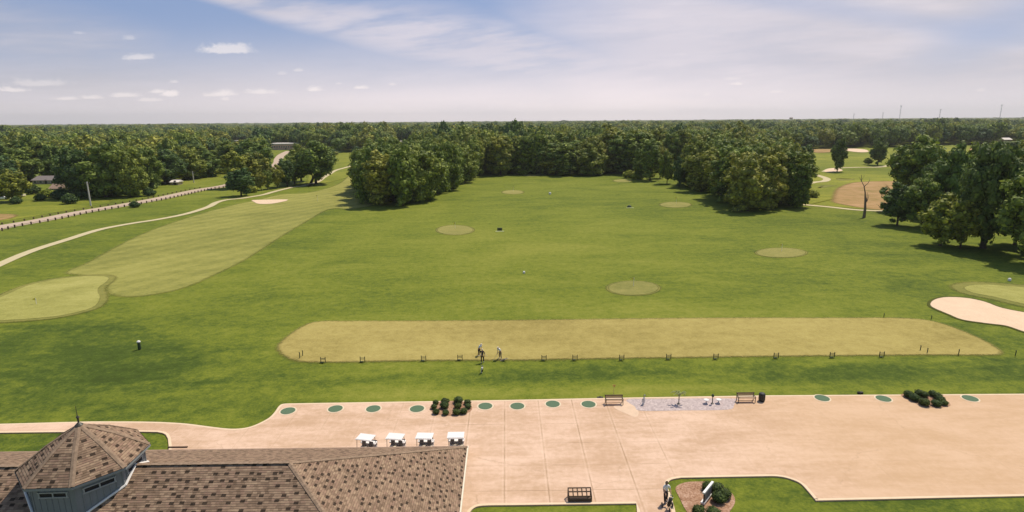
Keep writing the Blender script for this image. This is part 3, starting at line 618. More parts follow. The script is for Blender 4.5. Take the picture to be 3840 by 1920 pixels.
def ridge(p,q,nm='ridge_cap'):
    p=Vector(p);q=Vector(q);d=q-p;n_=int(d.length/.3);mb=MB();rot=d.to_track_quat('X','Z').to_matrix()
    for k in range(n_): mb.box(rel(p+d*((k+.5)/n_)+Vector((0,0,.02+.012*(k%2)))),(.34,.24,.03),rot)
    mb.build(nm,RIDGE,ch)
def vcap(p,q,drop,nm,mb=None):
    """folded cap shingles lying on both slopes of a hip"""
    p=Vector(p);q=Vector(q);d=q-p;L=d.length;e=Vector((d.y,-d.x,0)).normalized()*.14;n_=max(1,int(L/.28));own=mb is None;mb=mb or MB()
    for k in range(n_):
        a=p+d*(k/n_);b=p+d*((k+1.1)/n_) if k<n_-1 else q;u0=Vector((0,0,.030));u1=Vector((0,0,.042));dn=Vector((0,0,-drop*.14))
        mb.add([rel(a+u0-e+dn),rel(a+u0),rel(a+u0+e+dn),rel(b+u1-e+dn),rel(b+u1),rel(b+u1+e+dn)],[(0,1,4,3),(1,2,5,4)])
    if own: mb.build(nm,RIDGE,ch)
vcap(E1,(XR,YF,EH),.36,'hip_cap'); vcap(E1,B,.36,'hip_cap')
ridge((XL,YR,RH),E1)
cx,cy,cr,th,ze,za=-25.0,31.4,3.31,R(204.3),8.85,10.97
oc=lambda r,z:[Vector((cx+r*math.cos(th+k*math.pi/4),cy+r*math.sin(th+k*math.pi/4),z)) for k in range(8)]
ev=oc(cr,ze); ap=Vector((cx,cy,za)); 
polys=[]; mid=[q.lerp(ap,.5)+Vector((0,0,.12)) for q in ev]
for k in range(8):
    j=(k+1)%8; polys+= [(ev[k],ev[j],mid[j],mid[k]),(mid[k],mid[j],ap)]
uvmesh('cupola_roof',polys,SHING,ch)
wi=oc(cr-.38,0); cw=MB(); 
for k in range(8):
    a,b=wi[k],wi[(k+1)%8]; c=(a+b)/2; d=b-a; an=math.atan2(d.y,d.x); rot=Matrix.Rotation(an,3,'Z'); nrm=Vector((d.y,-d.x,0)).normalized()
    cw.box(rel((c.x,c.y,(5.6+ze-.06)/2)),(d.length,.08,ze-.06-5.6),rot)
    nb=7
    for q in range(nb+1): pp=a.lerp(b,q/nb)+nrm*.055; cw.box(rel((pp.x,pp.y,(5.6+ze-.12)/2)),(.05,.035,ze-.12-5.6),rot)
cwo=cw.build('cupola_wall',BLUEW,ch)
MB().add([rel(q) for q in oc(cr+.03,ze-.015)]+[rel(q) for q in oc(cr+.03,ze-.16)],[(k,(k+1)%8,8+(k+1)%8,8+k) for k in range(8)]+[tuple(range(8,16))]).build('cupola_fascia',plain('blue_grey_trim',(.25,.27,.28),.6),ch)
for k in range(8):
    a,b=wi[k],wi[(k+1)%8]; c=(a+b)/2; d=(b-a); rot=Matrix.Rotation(math.atan2(d.y,d.x),3,'Z'); nrm=Vector((d.y,-d.x,0)).normalized()
    if k in(1,2,3,0):
        fr=MB(); z0=ze-.62; ln=d.length*.66; pc=c+nrm*.085
        fr.box(rel((pc.x,pc.y,z0+.15)),(ln+.14,.06,.07),rot).box(rel((pc.x,pc.y,z0-.15)),(ln+.14,.06,.07),rot)
        for s in(-1,0,1): q=pc+d.normalized()*s*ln/2+nrm*.004; fr.box(rel((q.x,q.y,z0)),(.07,.06,.37),rot)
        f=fr.build('window',plain('grey_trim',(.33,.35,.36),.6),ch)
        q=c+nrm*.062; MB().box(rel((q.x,q.y,z0)),(ln,.03,.26),rot).build('pane',DARK,f)  # vent, not glazed: shade inside its slots painted as a near-black box
# flashing where the cupola meets the roof
fs=MB()
def rz(p): return RH-(RH-EH)/(YR-YN)*abs(p.y-YR)
for k in range(8):
    a,b=wi[k]+(wi[k]-Vector((cx,cy,0))).normalized()*.14,wi[(k+1)%8]+(wi[(k+1)%8]-Vector((cx,cy,0))).normalized()*.14
    n_=6
    for s in range(n_):
        p=a.lerp(b,s/n_);q=a.lerp(b,(s+1)/n_); p.z=rz(p)+.05;q.z=rz(q)+.05; fs.tube([rel(p),rel(q)],.07,6)
fs.build('flashing',WHITE,ch)
MB().lathe([(.22,za-.05),(.10,za+.06),(.05,za+.1),(.05,za+.35),(.10,za+.42),(.05,za+.5),(.02,za+.55),(.012,za+1.15)],rel((cx,cy,0)),12).build('finial',BRONZE,ch)
mb=MB()
for k in range(8):
    for (p,q) in((ev[k],mid[k]),(mid[k],ap)):
        vcap(p,q,.29,'',mb)
mb.build('cupola_hip_cap',RIDGE,ch)

# ---------------------------------------------------------------- roadside fence, poles
def along(pts,step):
    out=[];acc=0.;last=pts[0]
    for i in range(1,len(pts)):
        a,b=pts[i-1],pts[i];L=(b-a).length;t_=0.
        while acc+L-t_>=step: t_+=step-acc;acc=0.;out.append(a.lerp(b,min(t_/L,1.)))
        acc+=L-t_
    return out
def fence(side,label,xmax,step,h,mat,n_max=100):
    off=[]
    for i,p in enumerate(rd):
        a=rd[max(i-1,0)];b=rd[min(i+1,len(rd)-1)];d=(b-a).normalized();off.append(p+Vector((d.y,-d.x,0))*side)
    ps=[q for q in along(off,step) if -60<proj(q)[0]<xmax][:n_max]
    e=empty('roadside_fence',ps[0],label,'fence'); o=ps[0]
    for q in ps: MB().box((0,0,h/2),(.30,.24,h)).build('post',mat,e,q-o)
    MB().tube([q-o+Vector((0,0,h*.62)) for q in ps],.05,4).build('rail',mat,e)
fence(4.6,'low dark post fence along the near side of the road',880,2.5,.85,WOODD); fence(-4.4,'low dark post fence along the far side of the road',760,3.2,.55,WOODD)
def pole(x,y,ytop,label):
    p=G(x,y); hgt=height(p,ytop); e=empty('utility_pole',p,label,'utility pole','utility poles beside the road')
    MB().tube([(0,0,0),(0,0,hgt)],[.26,.2],8).build('mast',plain('weathered_pole',(.60,.56,.52),.9),e); MB().box((0,0,hgt-.5),(1.9,.12,.12)).build('crossarm',WOODD,e)
    for s in(-.8,0,.8): MB().lathe([(.05,0),(.07,.1),(.04,.2)],(s,0,hgt-.44 if s else hgt),8).build('insulator',STEEL,e)
def height(p,ytop):
    lo,hi=0.,200.
    for _ in range(40):
        m=(lo+hi)/2
        if proj((p.x,p.y,m))[1]>ytop: lo=m
        else: hi=m
    return lo
pole(341,772,682,'tall pale utility pole before the large left trees'); pole(727,685,643,'shorter utility pole before the woods, farther along the road')

# ---------------------------------------------------------------- trees
def tree_mesh(seed,h=18.,rx=4.6,bot=.12,kind='round',nl=3000,ls=.30,mat=LEAF,ncl=26,jit=.22):
    r=random.Random(seed); C=[];Ra=[]; zc=h*(1+bot)/2; rz_=h*(1-bot)/2; ph=r.uniform(0,6); ph2=r.uniform(0,6)
    for i in range(ncl):
        a=r.uniform(0,6.283); ct=r.uniform(-1,1); f=r.uniform(.55,.95)*(1+.16*math.sin(2*a+ph)+.13*math.sin(3*a+ph2+ct*2.5)); sn=math.sqrt(1-ct*ct)
        wz=1. if kind=='round' else (1.-.45*max(ct,0) if kind=='cone' else 1.)
        wz*=(.82+.18*min(1,(ct+1.2))) if kind=='round' else 1.
        x=rx*f*sn*math.cos(a)*wz; y=rx*f*sn*math.sin(a)*wz; z=zc+rz_*f*1.02*ct
        C.append((x,y,z)); Ra.append(rx*r.uniform(.13,.27))
    C+= [(0,0,zc+rz_*.25),(0,0,zc-rz_*.25),(0,0,zc)]; Ra+=[rx*.52,rx*.5,rx*.6]
    V,Fc,T=leafcloud(C,Ra,nl,ls,.88,jit,seed=seed,core=.86,flat=1.05)
    zt=np.percentile(V[:,2],99.3); zb=np.percentile(V[:,2],.7); rr_=np.percentile(np.hypot(V[:,0],V[:,1]),97)      # true to the asked size
    V[:,2]=h*bot+(V[:,2]-zb)*(h*(1-bot))/(zt-zb); V[:,2]=np.maximum(V[:,2],.02*h); V[:,:2]*=rx/rr_
    return cloudmesh('crown_leaves',(V,Fc,T),mat)
def trunk_mesh(seed,h,r0,bot,rx,mat=BARK,limbs=6):
    r=random.Random(seed+100); mb=MB(); lean=Vector((r.uniform(-.4,.4),r.uniform(-.4,.4),0))
    top=h*.72; mb.tube([(0,0,-.2),(0,0,.35),lean*.3+Vector((0,0,top*.4)),lean+Vector((0,0,top))],[r0*1.5,r0,r0*.8,r0*.25],8)
    for k in range(limbs):
        a=k*6.283/limbs+r.uniform(-.4,.4); z=h*(bot*.8+.10+.45*k/limbs); s=Vector((0,0,z))+lean*(z/top); q=rx*r.uniform(.5,.8)
        e_=s+Vector((math.cos(a)*q,math.sin(a)*q,q*r.uniform(.5,1.))); mb.tube([s,s.lerp(e_,.5)+Vector((0,0,-.2)),e_],[r0*.45,r0*.3,r0*.08],5)
    m=D.meshes.new('trunk'); m.from_pydata(mb.v,[],mb.f); m.materials.append(mat); m.update(); return m
KINDS={}
def reg(key,n,h,rx,bot,kind,nl,ls,mat,ncl,r0=.3,jit=.22):
    KINDS[key]=[(tree_mesh(hash_(key)+i,h,rx,bot,kind,nl,ls,mat,ncl,jit),trunk_mesh(i,h,r0,bot,rx),h,rx) for i in range(n)]
def hash_(s): return sum(ord(c)*(i+1) for i,c in enumerate(s))%1000
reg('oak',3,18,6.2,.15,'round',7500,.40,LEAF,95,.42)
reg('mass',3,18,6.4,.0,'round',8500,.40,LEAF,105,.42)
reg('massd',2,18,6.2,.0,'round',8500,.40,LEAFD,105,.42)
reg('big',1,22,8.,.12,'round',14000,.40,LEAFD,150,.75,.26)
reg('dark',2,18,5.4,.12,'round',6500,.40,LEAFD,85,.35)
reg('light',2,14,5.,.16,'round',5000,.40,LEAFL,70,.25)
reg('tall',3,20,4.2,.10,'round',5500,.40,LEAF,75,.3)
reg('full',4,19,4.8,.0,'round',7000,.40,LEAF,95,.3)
TN=[0]
TREES=[]
def tree(p,h,width,key,label,cat='tree',group=None,name='broadleaf_tree',seed=None,trunk=True):
    TN[0]+=1; k=TN[0] if seed is None else seed; cm,tm,h0,r0=KINDS[key][k%len(KINDS[key])]
    e=empty(name,p,label,cat,group,(k*2.399)%6.283); sx=width/2/r0; sz=h/h0; e.scale=(sx,sx,sz)
    link(D.objects.new('crown',cm),e)
    if trunk: link(D.objects.new('trunk',tm),e)
    TREES.append((p.x,p.y,width*.42)); return e
def ptree(x,y,ytop,wpx,key,label,**kw):
    p=G(x,y); z=proj(p)[2]; hgt=height(p,ytop); return tree(p,hgt,wpx*z/F,key,label,**kw)
LM=[ # base x, base y, top y, width px, kind, label
 (48,757,640,122,'light','bright green round tree at the left edge by the pale vehicles'),
 (1,700,585,130,'massd','dark tree behind the bright tree at the left edge'),
 (296,742,560,140,'massd','large dark oak just left of the tall utility pole'),(400,738,548,175,'mass','huge oak just right of the tall utility pole'),(492,738,560,125,'mass','browner oak at the right end of the roadside trees'),
 (560,705,560,110,'mass','tree just right of the roadside oaks behind the sheds'),(330,722,553,150,'mass','oak crown rising behind the tall utility pole'),
 (715,672,560,120,'mass','broad tree behind the shorter utility pole'),(640,688,565,120,'massd','dark tree over the small white roofed shed'),(785,662,570,105,'mass','tree right of the shorter utility pole'),
 (905,735,636,98,'dark','small lone tree with bare trunk beside the cart path'),(893,705,572,120,'light','pale green broad tree above the small lone tree'),(960,695,575,110,'oak','green tree between the lone tree and the twin trunks'),
 (980,714,645,40,'oak','slim tree left of the twin trunks by the path'),(1003,711,640,42,'oak','slim tree right of the twin trunks by the path'),
 (1041,706,620,55,'light','light slim tree on the strip beside the path'),(1078,699,600,70,'dark','dark tree left of the great oak by the path'),(1105,690,590,80,'oak','tree hugging the left of the great oak'),
 (1185,690,533,158,'oak','great oak with thick trunk at the path bend'),(1130,680,545,110,'oak','oak crown behind the left of the great oak'),(1242,612,552,38,'tall','small narrow tree at the path past the great oak'),
 (1218,600,540,60,'dark','dark tree behind the narrow tree at the far fairway'),
 (2437,677,526,80,'tall','tall tree at the left end of the right grove'),(2400,672,560,60,'tall','slender tree right of the range corner bushes'),(2501,689,570,64,'light','lone bright tree with bare trunk left of the right grove'),(2546,703,592,48,'dark','dark columnar tree right of the lone bright tree'),
 (2475,668,545,60,'oak','tree standing behind the lone bright tree'),(2575,690,560,60,'tall','tree behind the dark columnar tree'),
 (3005,655,548,80,'dark','grey green tree alone beyond the right end of the grove'),(2990,778,622,88,'full','front corner tree at the right end of the grove'),
 (3139,644,521,58,'dark','narrow dark lone tree by the sandy path on the right'),(3291,620,517,64,'dark','dark lone tree with bare trunk on the far right meadow'),(3255,618,592,38,'light','small pale shrubby tree beside the far right lone tree'),
 (3364,845,690,120,'dark','leaning edge tree at the left of the right hand group'),(3455,852,655,150,'oak','rounded tree second in the right hand group'),(3414,790,520,195,'oak','tall pale trunked tree at the back of the right hand group'),
 (3525,921,735,180,'light','bright low tree before the giant dark tree'),(3600,930,760,140,'light','bright low tree just left of the giant trunk'),
 (3560,850,555,190,'mass','tall tree behind the bright low trees'),(3805,918,650,170,'oak','bushy tree right of the giant tree'),(3960,960,600,220,'mass','tall tree mostly beyond the right edge of the picture'),(3870,985,640,240,'oak','nearest tree cut by the right edge'),(3745,830,540,200,'massd','tall dark tree behind the giant trunk to the right'),
 (3640,800,545,150,'mass','tree crown behind the giant tree top left'),(3850,860,540,190,'mass','tall tree at the right edge behind the nearest tree'),(3500,820,590,150,'massd','dark tree filling the back of the right hand group'),
]
for (x,y,yt,wd_,k,l) in LM: ptree(x,y,yt,wd_,k,l,name='shade_tree')
ptree(3685,930,550,225,'big','giant dark tree with a thick trunk and pale bare limb',name='shade_tree')
gp=G(3685,930); gz=proj(gp)[2]
def bare(name,x,y,limbs,rad,mat,label,cat):
    """bare limbs traced as joints standing at the tree's distance"""
    p=G(x,y); z=proj(p)[2]; s=z/F; e=empty(name,p,label,cat)
    for i,l in enumerate(limbs):
        pts=[Vector((a*s,b*s,c*s)) for a,b,c in l]; r0=rad[i]*s; n_=len(pts)
        MB().tube(pts,[r0*(.12+.88*(1-k/(n_-1))**1.7) for k in range(n_)],7).build('trunk' if i==0 else 'limb',mat,e)
    return e
bare('dead_tree',3240,816,[[(0,0,0),(0,0,35),(-3,2,70),(-8,0,95),(-15,0,118),(-24,3,135),(-30,0,160)],[(-2,0,45),(4,4,75),(3,5,95)],[(-15,0,116),(-4,-3,128),(5,0,142)],[(-24,3,134),(-27,10,145),(-34,8,152)],[(-10,0,100),(-16,-6,110),(-22,-5,116)],[(-26,3,140),(-20,0,152),(-18,2,160)],[(3,0,60),(9,3,78),(8,2,90)],[(-4,-3,128),(-1,-6,140),(-3,-4,150)]],[5.6,3,1.8,1.5,1.3,1.3,1.6,1],plain('grey_dead_bark',(.20,.155,.13),.9,.1,.4,2.),'leafless dead tree with pale split trunk before the brown field','dead tree')
e=bare('fallen_limb',3679,905,[[(0,0,100),(-12,-25,155),(-35,-50,205),(-50,-60,235),(-75,-62,240),(-98,-60,228),(-118,-58,222)],[(-40,-52,210),(-62,-58,212),(-88,-56,208)]],[7,4],PBARK,'long pale bare limb reaching left out of the giant tree','limb')
# corner bushes and small shrubs
sb=cloudmesh('shrub_leaves',leafcloud([(0,0,.9),(.7,.2,.8),(-.7,.1,.8),(.2,-.5,.7),(-.2,.5,1.1)],[.8,.7,.7,.6,.7],1100,.16,.9,.15,seed=77),LEAFL)
sd=cloudmesh('shrub_leaves',leafcloud([(0,0,.9),(.6,.2,.8),(-.6,.1,.8),(.2,-.4,.8),(-.1,.4,1.3)],[.8,.6,.6,.6,.6],1100,.16,.9,.15,seed=78),LEAFD)
for x,y,s,m,l in [(2364,668,2.6,sb,'pale rounded shrub at the far right corner of the range'),(2392,672,2.,sb,'low yellowish shrub right of the pale corner shrub'),(505,778,1.4,sd,'small dark shrub standing alone by the roadside fence'),(1880,655,2.2,sb,'light shrub at the foot of the far woods left part'),(1960,655,2.,sb,'light shrub at the foot of the far woods middle'),
  (230,748,2.6,sd,'dark shrub below the tan roofed house'),(180,742,2.2,sb,'light shrub on the verge near the left houses'),(300,745,2.4,sd,'dark shrub under the large left oak'),(940,722,2.,sb,'light shrub by the path right of the small lone tree'),(3045,740,1.8,sb,'light shrub right of the grove front corner'),(2440,664,1.6,sb,'yellowish shrub between the first trees of the right grove'),
  (120,728,2.6,sd,'dark shrub before the long low house'),(262,764,2.2,sd,'dark shrub at the foot of the oak left of the pole'),(150,752,1.6,sd,'small dark shrub on the verge left of the tan roofed house'),(60,765,1.6,sd,'small dark shrub near the bright round tree'),(560,735,2.,sd,'dark shrub left of the small sheds'),(1255,580,3.,sd,'dark shrub at the far meadow edge'),(1340,578,4.,sd,'wide dark shrub at the far meadow edge')]:
    o=link(D.objects.new('shrub',m),None,G(x,y)); o.scale=(s,s,s*.85); tag(o,l,'shrub','shrubs round the course')

# groves and woods -----------------------------------------------------------
def inpoly(x,y,P):
    c=False;n=len(P)
    for i in range(n):
        x0,y0=P[i];x1,y1=P[i-1]
        if (y0>y)!=(y1>y) and x<(x1-x0)*(y-y0)/(y1-y0)+x0: c=not c
    return c
taken=[(t_[0],t_[1],t_[2]) for t_ in TREES]
def poisson(polypx,dist,seed,extra=None):
    P=[tuple(G(*q)[:2]) for q in polypx]; xs=[q[0] for q in P]; ys=[q[1] for q in P]; r=random.Random(seed); out=[]
    for _ in range(9000):
        x=r.uniform(min(xs),max(xs)); y=r.uniform(min(ys),max(ys))
        if not inpoly(x,y,P): continue
        if all((x-a)**2+(y-b)**2>dist*dist for a,b in out): out.append((x,y))
    return out
def ordn(i):
    i+=1; return str(i)+('th' if 10<=i%100<=20 else {1:'st',2:'nd',3:'rd'}.get(i%10,'th'))
PEND=[]   # (x,y,h,width,key,zone)
g1=[(1368,758),(1420,772),(1500,775),(1585,770),(1640,748),(1690,712),(1745,682),(1800,655),(1760,625),(1640,628),(1500,650),(1400,690),(1362,730)]
r=random.Random(11)
for (x,y) in poisson(g1,7.,3): PEND.append((x,y,r.uniform(16,20.5),r.uniform(11,15),r.choice(['full','mass','mass']),'grove'))
g2=[(2600,712),(2680,740),(2740,768),(2800,795),(2860,792),(2930,776),(2975,770),(2960,715),(2880,670),(2780,655),(2660,650),(2600,668)]
for (x,y) in poisson(g2,7.2,4): PEND.append((x,y,r.uniform(15.5,20),r.uniform(11,15),r.choice(['full','mass','mass']),'right grove'))
# forest front, in view coordinates: everything beyond it is wooded
front=[(-1500,700),(0,702),(60,690),(125,672),(205,668),(262,735),(330,742),(520,735),(570,690),(700,680),(800,665),(860,640),(925,655),(960,660),(985,600),(1000,566),(1180,566),(1200,600),(1262,574),(1560,571),(1640,600),(1770,655),(1800,658),(2385,656),(2420,650),(2600,640),(2800,610),(2900,585),(3000,560),(3300,553),(3480,548),(3640,544),(3760,542),(3900,560),(4000,640),(4300,760),(5600,800)]
fxs=[a for a,b in front]; fys=[b for a,b in front]
holes=[[(1000,557),(1120,557),(1128,600),(1060,640),(985,640)],[(3635,549),(3735,549),(3745,600),(3635,600)],[(110,668),(270,668),(270,725),(60,725)]]
keep=[ # picture windows that nearer woods leave open: things seen over the trees
 (1006,526,1118,600),(875,520,938,532),(1495,524,1540,540),(3760,512,3800,528),(3640,550,3730,592),(1210,535,1228,566),(120,662,262,712),(792,596,812,610),(600,664,680,694)]
def forest_ok(x,y):
    X_,Y_,z=proj((x,y,0))
    if z<50: return False
    if Y_>=np.interp(X_,fxs,fys): return False
    return not any(inpoly(X_,Y_,h_) for h_ in holes)
def clip_h(x,y,h,wd_):
    """lower or drop a tree that would stand before something the picture shows over the woods"""
    X_,Yb,z=proj((x,y,0)); hw=wd_/2*F/z*.9
    for (x0,y0,x1,y1) in keep:
        if X_+hw>x0 and X_-hw<x1 and Yb>y1-1:
            yt=proj((x,y,h))[1]
            if yt<y1:
                if Yb-y1<4: return 0.
                h=min(h,height(Vector((x,y,0)),y1+1))
    return h
far=[]
r=random.Random(21)
def field(d0,d1,step,hmin,hmax,wf):
    y=d0
    while y<d1:
        half=y*1.02+60; x=-half
        while x<half:
            px_,py_=x+r.uniform(-.45,.45)*step,y+r.uniform(-.45,.45)*step
            if forest_ok(px_,py_):
                h=r.uniform(hmin,hmax)+2.2*math.sin(px_*.011+py_*.004)+1.5*math.sin(py_*.017-px_*.006)+2.2*math.sin(px_*.043+2.*math.sin(py_*.02))*math.sin(py_*.031+px_*.013); wd_=step*wf*r.uniform(.85,1.25)
                if r.random()<.09: h*=1.22; wd_*=1.15
                if all((px_-a)**2+(py_-b)**2>(c+2.)**2 for a,b,c in (taken if y<420 else ())):
                    h=clip_h(px_,py_,h,wd_)
                    if h>3.5: far.append((px_,py_,h,wd_))
            x+=step
        y+=step
field(110,520,9.5,13.5,20.5,1.35); field(520,1100,11.5,13,20.5,1.4); field(1100,2600,18.,13,20.5,1.3); field(2600,6500,38.,13,21,1.3); field(6500,11800,90,14,19,1.5)
# the largest seen become trees of their own
def inview(x,y,h):
    a=proj((x,y,h*.5)); return -20<a[0]<3860
inv=[f for f in far if inview(f[0],f[1],f[2])]
nI=300-len(LM)-1-len(PEND)-2
frontd={}
def score(f):
    X_,Yb,z=proj((f[0],f[1],0)); fr=np.interp(X_,fxs,fys)
    return z+max(0,(fr-Yb))*4.0        # near and close to the front edge
inv.sort(key=score); solo=inv[:nI]; ss_=set((f[0],f[1]) for f in solo); rest=[f for f in far if (f[0],f[1]) not in ss_]
for f in solo:
    X_=proj((f[0],f[1],0))[0]
    zone='road woods' if X_<960 else ('meadow woods' if X_<1640 else ('range woods' if X_<2620 else 'far field woods'))
    PEND.append((f[0],f[1],f[2]+r.uniform(0,1.5),f[3]*1.2,r.choice(['full','mass','full','massd','mass'] if zone!='range woods' else ['full','mass','mass','full']),zone))
ZN={'grove':('grove beside the fairway','trees of the grove beside the fairway'),'right grove':('grove at the right of the range','trees of the grove right of the range'),'road woods':('woods left of the road','trees of the woods left of the road'),
 'meadow woods':('woods behind the left meadow','trees of the woods behind the left meadow'),'range woods':('woods across the far end of the range','trees of the woods across the range end'),'far field woods':('woods beyond the far right meadow','trees of the woods beyond the right meadow')}
for z in ZN:
    L_=sorted([p for p in PEND if p[5]==z],key=lambda p:-proj((p[0],p[1],0))[1]); per=14; rows=[L_[i:i+per] for i in range(0,len(L_),per)]
    for ri,row in enumerate(rows):
        row.sort(key=lambda p:proj((p[0],p[1],0))[0])
        for k,p in enumerate(row):
            look=('tall' if p[2]>18.5 else 'low' if p[2]<14.5 else 'middling')+(' dark' if p[4]=='dark' else '')
            rn='front row' if ri==0 else ordn(ri)+' row back'
            tree(Vector((p[0],p[1],0)),p[2],p[3],p[4],f'{look} tree, {ordn(k)} from left, {rn}, {ZN[z][0]}',group=ZN[z][1])
# the rest of the woods: one mass, instanced on points
fc=D.collections.new('far_crowns')
for i in range(5):
    rr=random.Random(i); C=[];Ra=[]
    for k in range(26):
        a=rr.uniform(0,6.283);ct=rr.uniform(-.8,1);sn=math.sqrt(1-min(1,ct*ct)); C.append((.33*sn*math.cos(a),.33*sn*math.sin(a),.55+.27*ct));Ra.append(rr.uniform(.08,.15))
    C.append((0,0,.5));Ra.append(.3)
    v,f_,t_=leafcloud(C,Ra,1100,.045,1.,.12,seed=900+i,core=.85,flat=.8)
    o=D.objects.new('far_crown',cloudmesh('far_crown',(v,f_,t_),[LEAF,LEAF,LEAFD,LEAF,LEAF][i])); fc.objects.link(o)
m=D.meshes.new('forest'); m.from_pydata([(f[0],f[1],0.) for f in rest],[],[])
av=m.attributes.new('sc','FLOAT_VECTOR','POINT'); av.data.foreach_set('vector',np.array([(f[3]*1.05,f[3]*1.05,f[2]*1.02) for f in rest],np.float32).ravel())
ar=m.attributes.new('rot','FLOAT','POINT'); ar.data.foreach_set('value',np.array([r.uniform(0,6.28) for f in rest],np.float32))
ai=m.attributes.new('pick','INT','POINT'); ai.data.foreach_set('value',np.array([r.randrange(5) for f in rest],np.int32))
fo=link(D.objects.new('forest',m)); tag(fo,'far off woods reaching to the horizon behind the golf course','forest',None,'stuff')
ng=D.node_groups.new('scatter','GeometryNodeTree'); ng.interface.new_socket('Geometry',in_out='INPUT',socket_type='NodeSocketGeometry'); ng.interface.new_socket('Geometry',in_out='OUTPUT',socket_type='NodeSocketGeometry')
N=ng.nodes.new; gi=N('NodeGroupInput');go=N('NodeGroupOutput');ip=N('GeometryNodeInstanceOnPoints');ci=N('GeometryNodeCollectionInfo'); ci.inputs['Collection'].default_value=fc; ci.inputs['Separate Children'].default_value=True; ci.inputs['Reset Children'].default_value=True
def attr(nm,ty):
    a=N('GeometryNodeInputNamedAttribute'); a.data_type=ty; a.inputs['Name'].default_value=nm; return [o for o in a.outputs if o.enabled and o.name=='Attribute'][0]
cx_=N('ShaderNodeCombineXYZ'); K=ng.links.new; K(attr('rot','FLOAT'),cx_.inputs[2]); K(gi.outputs[0],ip.inputs['Points']); K(ci.outputs[0],ip.inputs['Instance']); ip.inputs['Pick Instance'].default_value=True
K(attr('pick','INT'),ip.inputs['Instance Index']); K(attr('sc','FLOAT_VECTOR'),ip.inputs['Scale'])
try:
    er=N('FunctionNodeEulerToRotation'); K(cx_.outputs[0],er.inputs[0]); K(er.outputs[0],ip.inputs['Rotation'])
except Exception: K(cx_.outputs[0],ip.inputs['Rotation'])
K(ip.outputs[0],go.inputs[0]); md=fo.modifiers.new('scatter','NODES'); md.node_group=ng
print('TREES',len(LM),len(PEND),'forest',len(rest))

# ---------------------------------------------------------------- houses far off
def house(x,y,wpx,hpx,dep,label,wall,roof,name='house',rz=0.,flat=False,rise=2.2,nwin=4):
    p=G(x,y); z=proj(p)[2]; s=z/F; W=wpx*s; Hh=hpx*s; e=empty(name,p,label,'building',None,rz)
    MB().box((0,dep/2,Hh/2),(W,dep,Hh)).build('wall',wall,e)
    if flat: MB().box((0,dep/2,Hh+.5),(W+.8,dep+.8,1.)).box((0,dep/2,Hh+1.03),(W-.6,dep-.6,.06)).build('roof',roof,e)
    else:
        o=.5; v=[(-W/2-o,-o,Hh),(W/2+o,-o,Hh),(W/2+o,dep+o,Hh),(-W/2-o,dep+o,Hh),(-W/2-o,dep/2,Hh+rise),(W/2+o,dep/2,Hh+rise)]
        meshobj('roof',v,[(0,1,5,4),(2,3,4,5),(1,2,5),(3,0,4),(3,2,1,0)],roof,e)
    for k in range(nwin):
        xx=-W/2+(k+.5)*W/nwin; f=MB().box((xx,-.04,Hh*.55),(min(1.6,W/nwin*.55),.1,min(1.5,Hh*.5))).build('window',WHITE,e); MB().box((xx,-.10,Hh*.55),(min(1.3,W/nwin*.45),.05,min(1.2,Hh*.4))).build('pane',GLASS,f)
    MB().box((W*.1,-.05,1.05),(1.,.12,2.1)).build('door',WOODD,e)
house(1062,562,104,20,20,'long brick building with pale flat roof beyond the left woods',BRICK,PALER,flat=True,nwin=12,name='brick_building')
house(165,690,84,14,9,'long low house with grey roof among the left trees',TANW,GREYR,rise=1.8); house(225,718,72,11,8,'house with tan brown roof left of the large oaks',TANW,BROWNR,rise=2.6)
house(655,694,26,11,4,'small shed with white roof below the left woods',TANW,PALER,name='shed',rise=.9,nwin=1); house(627,692,22,6,4,'small grey shed left of the white roofed shed',GREYR,GREYR,name='shed',rise=.8,nwin=1)
house(905,536,56,6,14,'far pale roofed building left of the brick building',TANW,PALER,flat=True,nwin=5); house(1517,543,34,8,10,'far yellowish house over the grove beside the fairway',CREAM,PALER,nwin=3)
house(3780,531,30,7,10,'far pale roofed house near the right edge',TANW,PALER,nwin=3); house(802,612,14,8,6,'tiny pink house in the left woods',plain('pink_wall',(.6,.42,.38)),PALER,nwin=1)
p=G(1219,567); e=empty('storage_silo',p,'slim white silo between trees left of the far meadow','silo'); s=proj(p)[2]/F; MB().lathe([(5.5*s,0),(5.5*s,22*s),(4.5*s,25*s),(1.*s,28*s)],n=16).build('silo_body',WHITE,e); MB().lathe([(5.6*s,10*s),(5.6*s,10.8*s)],n=16).build('band',STEEL,e)
def vehicle(x,y,rz_,label,mat):
    e=empty('parked_car',G(x,y),label,'car','pale vehicles at the left edge',rz_)
    MB().box((0,0,.65),(4.4,1.8,.7)).build('body',mat,e); MB().add([(-1.5,-.8,1.0),(1.1,-.8,1.0),(1.1,.8,1.0),(-1.5,.8,1.0),(-1.1,-.7,1.5),(.5,-.7,1.5),(.5,.7,1.5),(-1.1,.7,1.5)],[(4,5,6,7),(0,1,5,4),(2,3,7,6),(1,2,6,5),(3,0,4,7)]).build('cabin',mat,e)
    MB().add([(-1.3,-.79,1.06),(.95,-.79,1.06),(.5,-.72,1.42),(-1.05,-.72,1.42)],[(0,1,2,3)]).build('window',GLASS,e)
    for a in(-1.4,1.4):
        for b in(-.8,.8): w_=MB().lathe([(.2,-.1),(.33,-.1),(.34,0),(.33,.1),(.2,.1)],n=14).build('wheel',BLACK,e,(a,b,.34)); w_.rotation_euler=(R(90),0,0)
vehicle(12,748,.2,'white car at the left edge beside the bright tree',WHITE); vehicle(70,738,.1,'pale car behind the bright tree trunk',CREAM)
